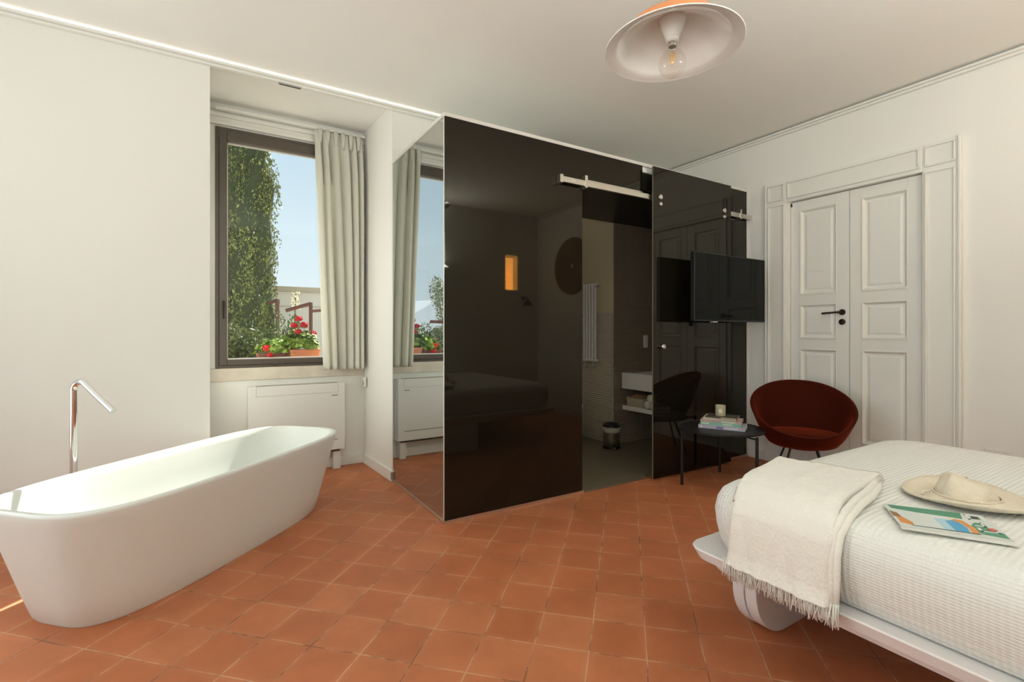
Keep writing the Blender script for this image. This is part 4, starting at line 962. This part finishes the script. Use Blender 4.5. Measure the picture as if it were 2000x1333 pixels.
def leaves(mb, n, fpos, size, up=0.5, asp=1.6, rnd=random):
    for _ in range(n):
        p, nr = fpos()
        s_ = size*(0.6+0.8*rnd.random())
        d = Vector((rnd.uniform(-1,1), rnd.uniform(-1,1), rnd.uniform(-0.4,1)*up*2)).normalized()
        d = (d + nr*0.7).normalized(); q = d.cross(Vector((rnd.uniform(-1,1), rnd.uniform(-1,1), rnd.uniform(-1,1))))
        if q.length < 1e-3: continue
        q.normalize(); p = Vector(p)
        a = p - d*s_*asp*0.5; b_ = p + d*s_*asp*0.5
        mb.add([a, p+q*s_*0.5, b_, p-q*s_*0.5], [(0,1,2,3)])

# cypress
def cypress():
    cx, cy, h0, top = 0.22, 8.2, -0.3, 8.0
    t = empty('cypress_tree', (cx, cy, -0.3), 'tall dense green cypress tree outside the window', 'tree')
    rnd = random.Random(11)
    def rad(z, a):
        u = (z-h0)/(top-h0)
        base = 0.51*min(1, (u*7+0.15))*(1 if u < 0.5 else max(0.03, 1-((u-0.5)/0.5)**1.6))
        return base*(1+0.13*math.sin(a*5+z*1.1)+0.09*math.sin(a*9-z*2.7)+0.06*math.sin(z*6.3+a*3))
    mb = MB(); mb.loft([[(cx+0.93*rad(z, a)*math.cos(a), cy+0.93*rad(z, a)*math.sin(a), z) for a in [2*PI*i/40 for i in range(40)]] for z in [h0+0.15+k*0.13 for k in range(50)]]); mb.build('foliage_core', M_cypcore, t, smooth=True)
    mb = MB()
    tufts = []
    for _ in range(420):
        z = h0+0.1+rnd.random()*(top-h0-0.3)*0.85; a = rnd.uniform(PI*0.95, 2.05*PI) if rnd.random() < 0.85 else rnd.uniform(0, PI)
        tufts.append((z, a, rad(z, a)*0.95, rnd.uniform(0.05, 0.11), rnd.uniform(0.14, 0.34)))
    def fp2():
        z, a, r_, tr_, th_ = rnd.choice(tufts); u = rnd.uniform(-1, 1); an = rnd.uniform(0, 2*PI); k = (1-u*u)**0.5*(1 - 0.35*max(0, u))
        x = cx+r_*math.cos(a)+tr_*k*math.cos(an); y = cy+r_*math.sin(a)+tr_*k*math.sin(an)
        return (x, y, z+th_*u), Vector((math.cos(an)*0.6, math.sin(an)*0.6, 1.2))
    leaves(mb, 42000, fp2, 0.017, 1.0, 2.4, rnd)
    def fp():
        z = h0+0.1+rnd.random()*(top-h0-0.1); a = rnd.uniform(PI, 2*PI) if rnd.random() < 0.8 else rnd.uniform(0, PI); r_ = rad(z, a)*(0.97+0.10*rnd.random())
        return (cx+r_*math.cos(a), cy+r_*math.sin(a), z), Vector((math.cos(a)*0.5, math.sin(a)*0.5, 0.9))
    leaves(mb, 9000, fp, 0.020, 1.0, 2.4, rnd); mb.build('foliage', M_cyp, t)
    mb = MB(); mb.tube([(cx, cy, -0.3), (cx, cy, 1.2)], 0.09, 10); mb.build('trunk', M_bark, t)
cypress()

# planters and geraniums
def planter(x0, x1, y0, y1, z0, z1, m, label):
    t = empty('window_planter', ((x0+x1)/2, (y0+y1)/2, z0), label, 'planter', 'planters outside the window')
    mb = MB()
    mb.loft([rrect(x0+0.015, x1-0.015, y0+0.015, y1-0.015, 0.02, z0), rrect(x0, x1, y0, y1, 0.025, z1-0.02), rrect(x0-0.006, x1+0.006, y0-0.006, y1+0.006, 0.025, z1-0.018), rrect(x0-0.006, x1+0.006, y0-0.006, y1+0.006, 0.025, z1), rrect(x0+0.008, x1-0.008, y0+0.008, y1-0.008, 0.02, z1), rrect(x0+0.01, x1-0.01, y0+0.01, y1-0.01, 0.02, z1-0.03)]); mb.build('trough', m, t, smooth=True, auto=35)
    mb = MB(); mb.loft([rrect(x0+0.01, x1-0.01, y0+0.01, y1-0.01, 0.02, z1-0.029), rrect(x0+0.012, x1-0.012, y0+0.012, y1-0.012, 0.02, z1-0.02)]); mb.build('soil', M_bark, t)
planter(0.60, 0.85, 4.76, 4.94, 0.801, 1.035, M_terr, 'orange terracotta trough with geraniums outside at the right of the window')
planter(0.34, 0.585, 4.86, 5.04, 0.801, 1.000, M_terr2, 'dark brown trough behind the glass at the left of the geraniums')
def geranium(cx, cy, zb, rx, ry, rz, blooms, label, seed, n=900):
    t = empty('geranium', (cx, cy, zb), label, 'flower', 'geraniums outside the window')
    rnd = random.Random(seed); mb = MB()
    def disc(p, nr, r_):
        nr = nr.normalized(); a = nr.cross(Vector((0.3,0.2,1))).normalized(); b_ = nr.cross(a); p = Vector(p)
        ring = []
        for i in range(10):
            an = 2*PI*i/10; rr = r_*(1 if i % 2 else 0.82); ring.append(p + rr*(math.cos(an)*a+math.sin(an)*b_) + nr*0.25*r_)
        mb.add([p]+ring, [(0, i+1, (i+1) % 10+1) for i in range(10)])
    for _ in range(n):
        a = rnd.uniform(0, 2*PI); e_ = rnd.uniform(-0.3, 1); k = (0.5+0.5*rnd.random())*(1+0.22*math.sin(3*a+seed)+0.16*math.sin(5*e_*3+a*2))
        dirv = Vector((math.cos(a)*math.sqrt(max(0,1-e_*e_)), math.sin(a)*math.sqrt(max(0,1-e_*e_)), e_))
        p = (cx+rx*k*dirv.x, cy+ry*k*dirv.y, zb+rz*0.35+rz*0.65*k*dirv.z)
        disc(p, dirv+Vector((rnd.uniform(-.5,.5), rnd.uniform(-.5,.5), 0.5)), 0.011+0.014*rnd.random())
    mb.build('foliage', M_ger, t)
    mb = MB(); hb = 0
    for (x, y, z, r_) in blooms:
        mb.tube([(cx+(x-cx)*0.5, cy, zb+0.05), (x, y, z)], 0.0025, 6)
    mb.build('stems', M_ger, t)
    for (x, y, z, r_) in blooms:
        mb = MB()
        for _ in range(170):
            a = rnd.uniform(0, 2*PI); e_ = rnd.uniform(-0.8, 1); dv = Vector((math.cos(a)*math.sqrt(1-e_*e_), math.sin(a)*math.sqrt(1-e_*e_), e_)); k = 0.6+0.4*rnd.random()
            p = Vector((x, y, z)) + Vector((dv.x*r_*k*1.1, dv.y*r_*k*1.1, dv.z*r_*k*0.85))
            disc(p, dv, 0.0085+0.003*rnd.random())
        mb.build('flower_head', M_petal, t)
geranium(0.70, 4.86, 1.02, 0.155, 0.10, 0.17, [(0.676, 4.85, 1.318, 0.028), (0.636, 4.84, 1.256, 0.028), (0.722, 4.84, 1.262, 0.032), (0.668, 4.82, 1.198, 0.027), (0.800, 4.85, 1.182, 0.026)], 'leafy geranium with five red flower heads in the orange trough', 5, 1500)
geranium(0.50, 4.93, 0.995, 0.14, 0.10, 0.13, [(0.415, 4.88, 1.048, 0.036), (0.438, 4.87, 0.988, 0.024)], 'geranium with low red flower heads in the dark trough', 6, 800)

# railings
def bar(mb, p, q, w_):
    p = Vector(p); q = Vector(q); mb.tube([p, q], w_, 4)
t = empty('terrace_railing', (1.04, 6.5, -0.3), 'brown metal handrail with a sloping top rail outside the window', 'railing')
mb = MB(); bar(mb, (1.044, 6.5, -0.3), (1.044, 6.5, 1.565), 0.022); mb.build('post', M_rust, t)
mb = MB(); bar(mb, (1.044, 6.5, 1.55), (0.757, 6.5, 1.455), 0.022); mb.build('sloping_rail', M_rust, t)
mb = MB(); bar(mb, (1.044, 6.5, 1.455), (2.4, 6.5, 1.60), 0.018); mb.build('top_rail', M_rust, t)
t = empty('railing_post', (0.66, 6.5, -0.3), 'brown metal railing post beside the cypress outside', 'post')
mb = MB(); bar(mb, (0.664, 6.5, -0.3), (0.664, 6.5, 1.59), 0.022); mb.build('post', M_rust, t)
mb = MB(); bar(mb, (0.664, 6.5, 1.585), (0.58, 6.6, 1.545), 0.022); mb.build('top_stub', M_rust, t)
t = empty('garden_fence_rail', (-1.2, 6.4, -0.3), 'low brown fence rail outside seen reflected in the mirrored panel', 'fence rail')
mb = MB(); bar(mb, (-0.15, 6.4, 1.34), (-2.6, 6.4, 1.30), 0.022); mb.build('rail', M_rust, t)
for x in (-0.9, -2.4):
    mb = MB(); bar(mb, (x, 6.4, -0.3), (x, 6.4, 1.32), 0.02); mb.build('post', M_rust, t)

# neighbouring building
t = empty('neighbour_building', (4.0, 11, -0.3), 'low grey plastered building with stone coping beyond the railing', 'building')
mb = MB(); mb.box(0.0, 9.0, 9.3, 14.0, -0.3, 1.90); mb.build('wall', M_facade, t)
mb = MB(); mb.box(-0.05, 9.05, 9.22, 14.05, 1.90, 1.985); mb.build('coping', M_cap, t)
mb = MB(); mb.box(0.0, 9.0, 9.285, 9.30, 1.635, 1.65); mb.build('string_course', M_cap, t)

# shrubs
def shrub(name, cx, cy, z0, rx, ry, h, m, n, size, label, cat, seed, asp=2.2, lump=0.3):
    t = empty(name, (cx, cy, z0), label, cat)
    rnd = random.Random(seed); mb = MB()
    cl = [(rnd.uniform(-rx,rx)*0.7, rnd.uniform(-ry,ry)*0.7, rnd.uniform(0.25,0.95)*h, rnd.uniform(0.25,0.5)) for _ in range(14)]
    def fp():
        c_ = rnd.choice(cl); a = rnd.uniform(0, 2*PI); e_ = rnd.uniform(-1, 1); k = rnd.random()**0.4*c_[3]
        dv = Vector((math.cos(a)*math.sqrt(1-e_*e_), math.sin(a)*math.sqrt(1-e_*e_), e_))
        return (cx+c_[0]+dv.x*k*rx*1.3, cy+c_[1]+dv.y*k*ry*1.3, max(z0+0.02, z0+c_[2]+dv.z*k*h*0.45)), dv
    leaves(mb, n, fp, size, 0.6, asp, rnd); mb.build('foliage', m, t)
    mb = MB()
    for c_ in cl[:7]: mb.tube([(cx, cy, z0), (cx+c_[0]*0.5, cy+c_[1]*0.5, z0+c_[2]*0.5), (cx+c_[0], cy+c_[1], z0+c_[2])], 0.012, 6)
    mb.build('stems', M_bark, t)
shrub('dark_shrub', 0.26, 6.0, -0.3, 0.30, 0.30, 1.42, M_shrub, 6000, 0.022, 'dark green shrub below the cypress outside the window', 'shrub', 21)
shrub('grey_shrub', 0.63, 5.58, -0.3, 0.165, 0.16, 1.56, M_shrub, 3500, 0.016, 'small dark bushy shrub behind the geraniums', 'shrub', 22)
shrub('olive_tree', -1.30, 7.9, -0.3, 0.45, 0.5, 2.55, M_olive, 7000, 0.020, 'pale olive tree outside seen only in the mirrored side panel', 'tree', 23, 3.0)
shrub('hedge_shrub', -0.50, 6.85, -0.3, 0.40, 0.25, 1.48, M_olive, 6000, 0.020, 'low grey green bush outside seen in the mirrored side panel', 'shrub', 24, 2.4)
# yucca with cream blossom
t = empty('yucca_plant', (0.95, 7.2, -0.3), 'spiky grey green yucca with cream blossom behind the red geraniums', 'plant')
rnd = random.Random(9)
mb = MB()
for k in range(46):
    a = rnd.uniform(0, 2*PI); e_ = rnd.uniform(0.1, 1.1); L_ = rnd.uniform(0.14, 0.24)
    p0 = Vector((0.95, 7.2, 1.24)); d_ = Vector((math.cos(a)*math.cos(e_), math.sin(a)*math.cos(e_), math.sin(e_)))
    mb.tube([p0, p0+d_*L_*0.5, p0+d_*L_+Vector((0,0,-0.02))], [0.010, 0.009, 0.001], 4)
mb.build('leaves', M_yucca, t)
mb = MB(); mb.tube([(0.95, 7.2, -0.3), (0.95, 7.2, 1.25)], 0.03, 8); mb.tube([(0.95,7.2,1.2),(0.96,7.2,1.72)], 0.010, 6); mb.build('stem', M_bark, t)
mb = MB()
for k in range(60):
    a = rnd.uniform(0, 2*PI); z_ = rnd.uniform(1.50, 1.74); r_ = 0.055*rnd.random()**0.5
    mb.sphere((0.96+r_*math.cos(a), 7.2+r_*math.sin(a), z_), 0.010, n=6, m=4)
mb.build('blossom', M_bloom, t)
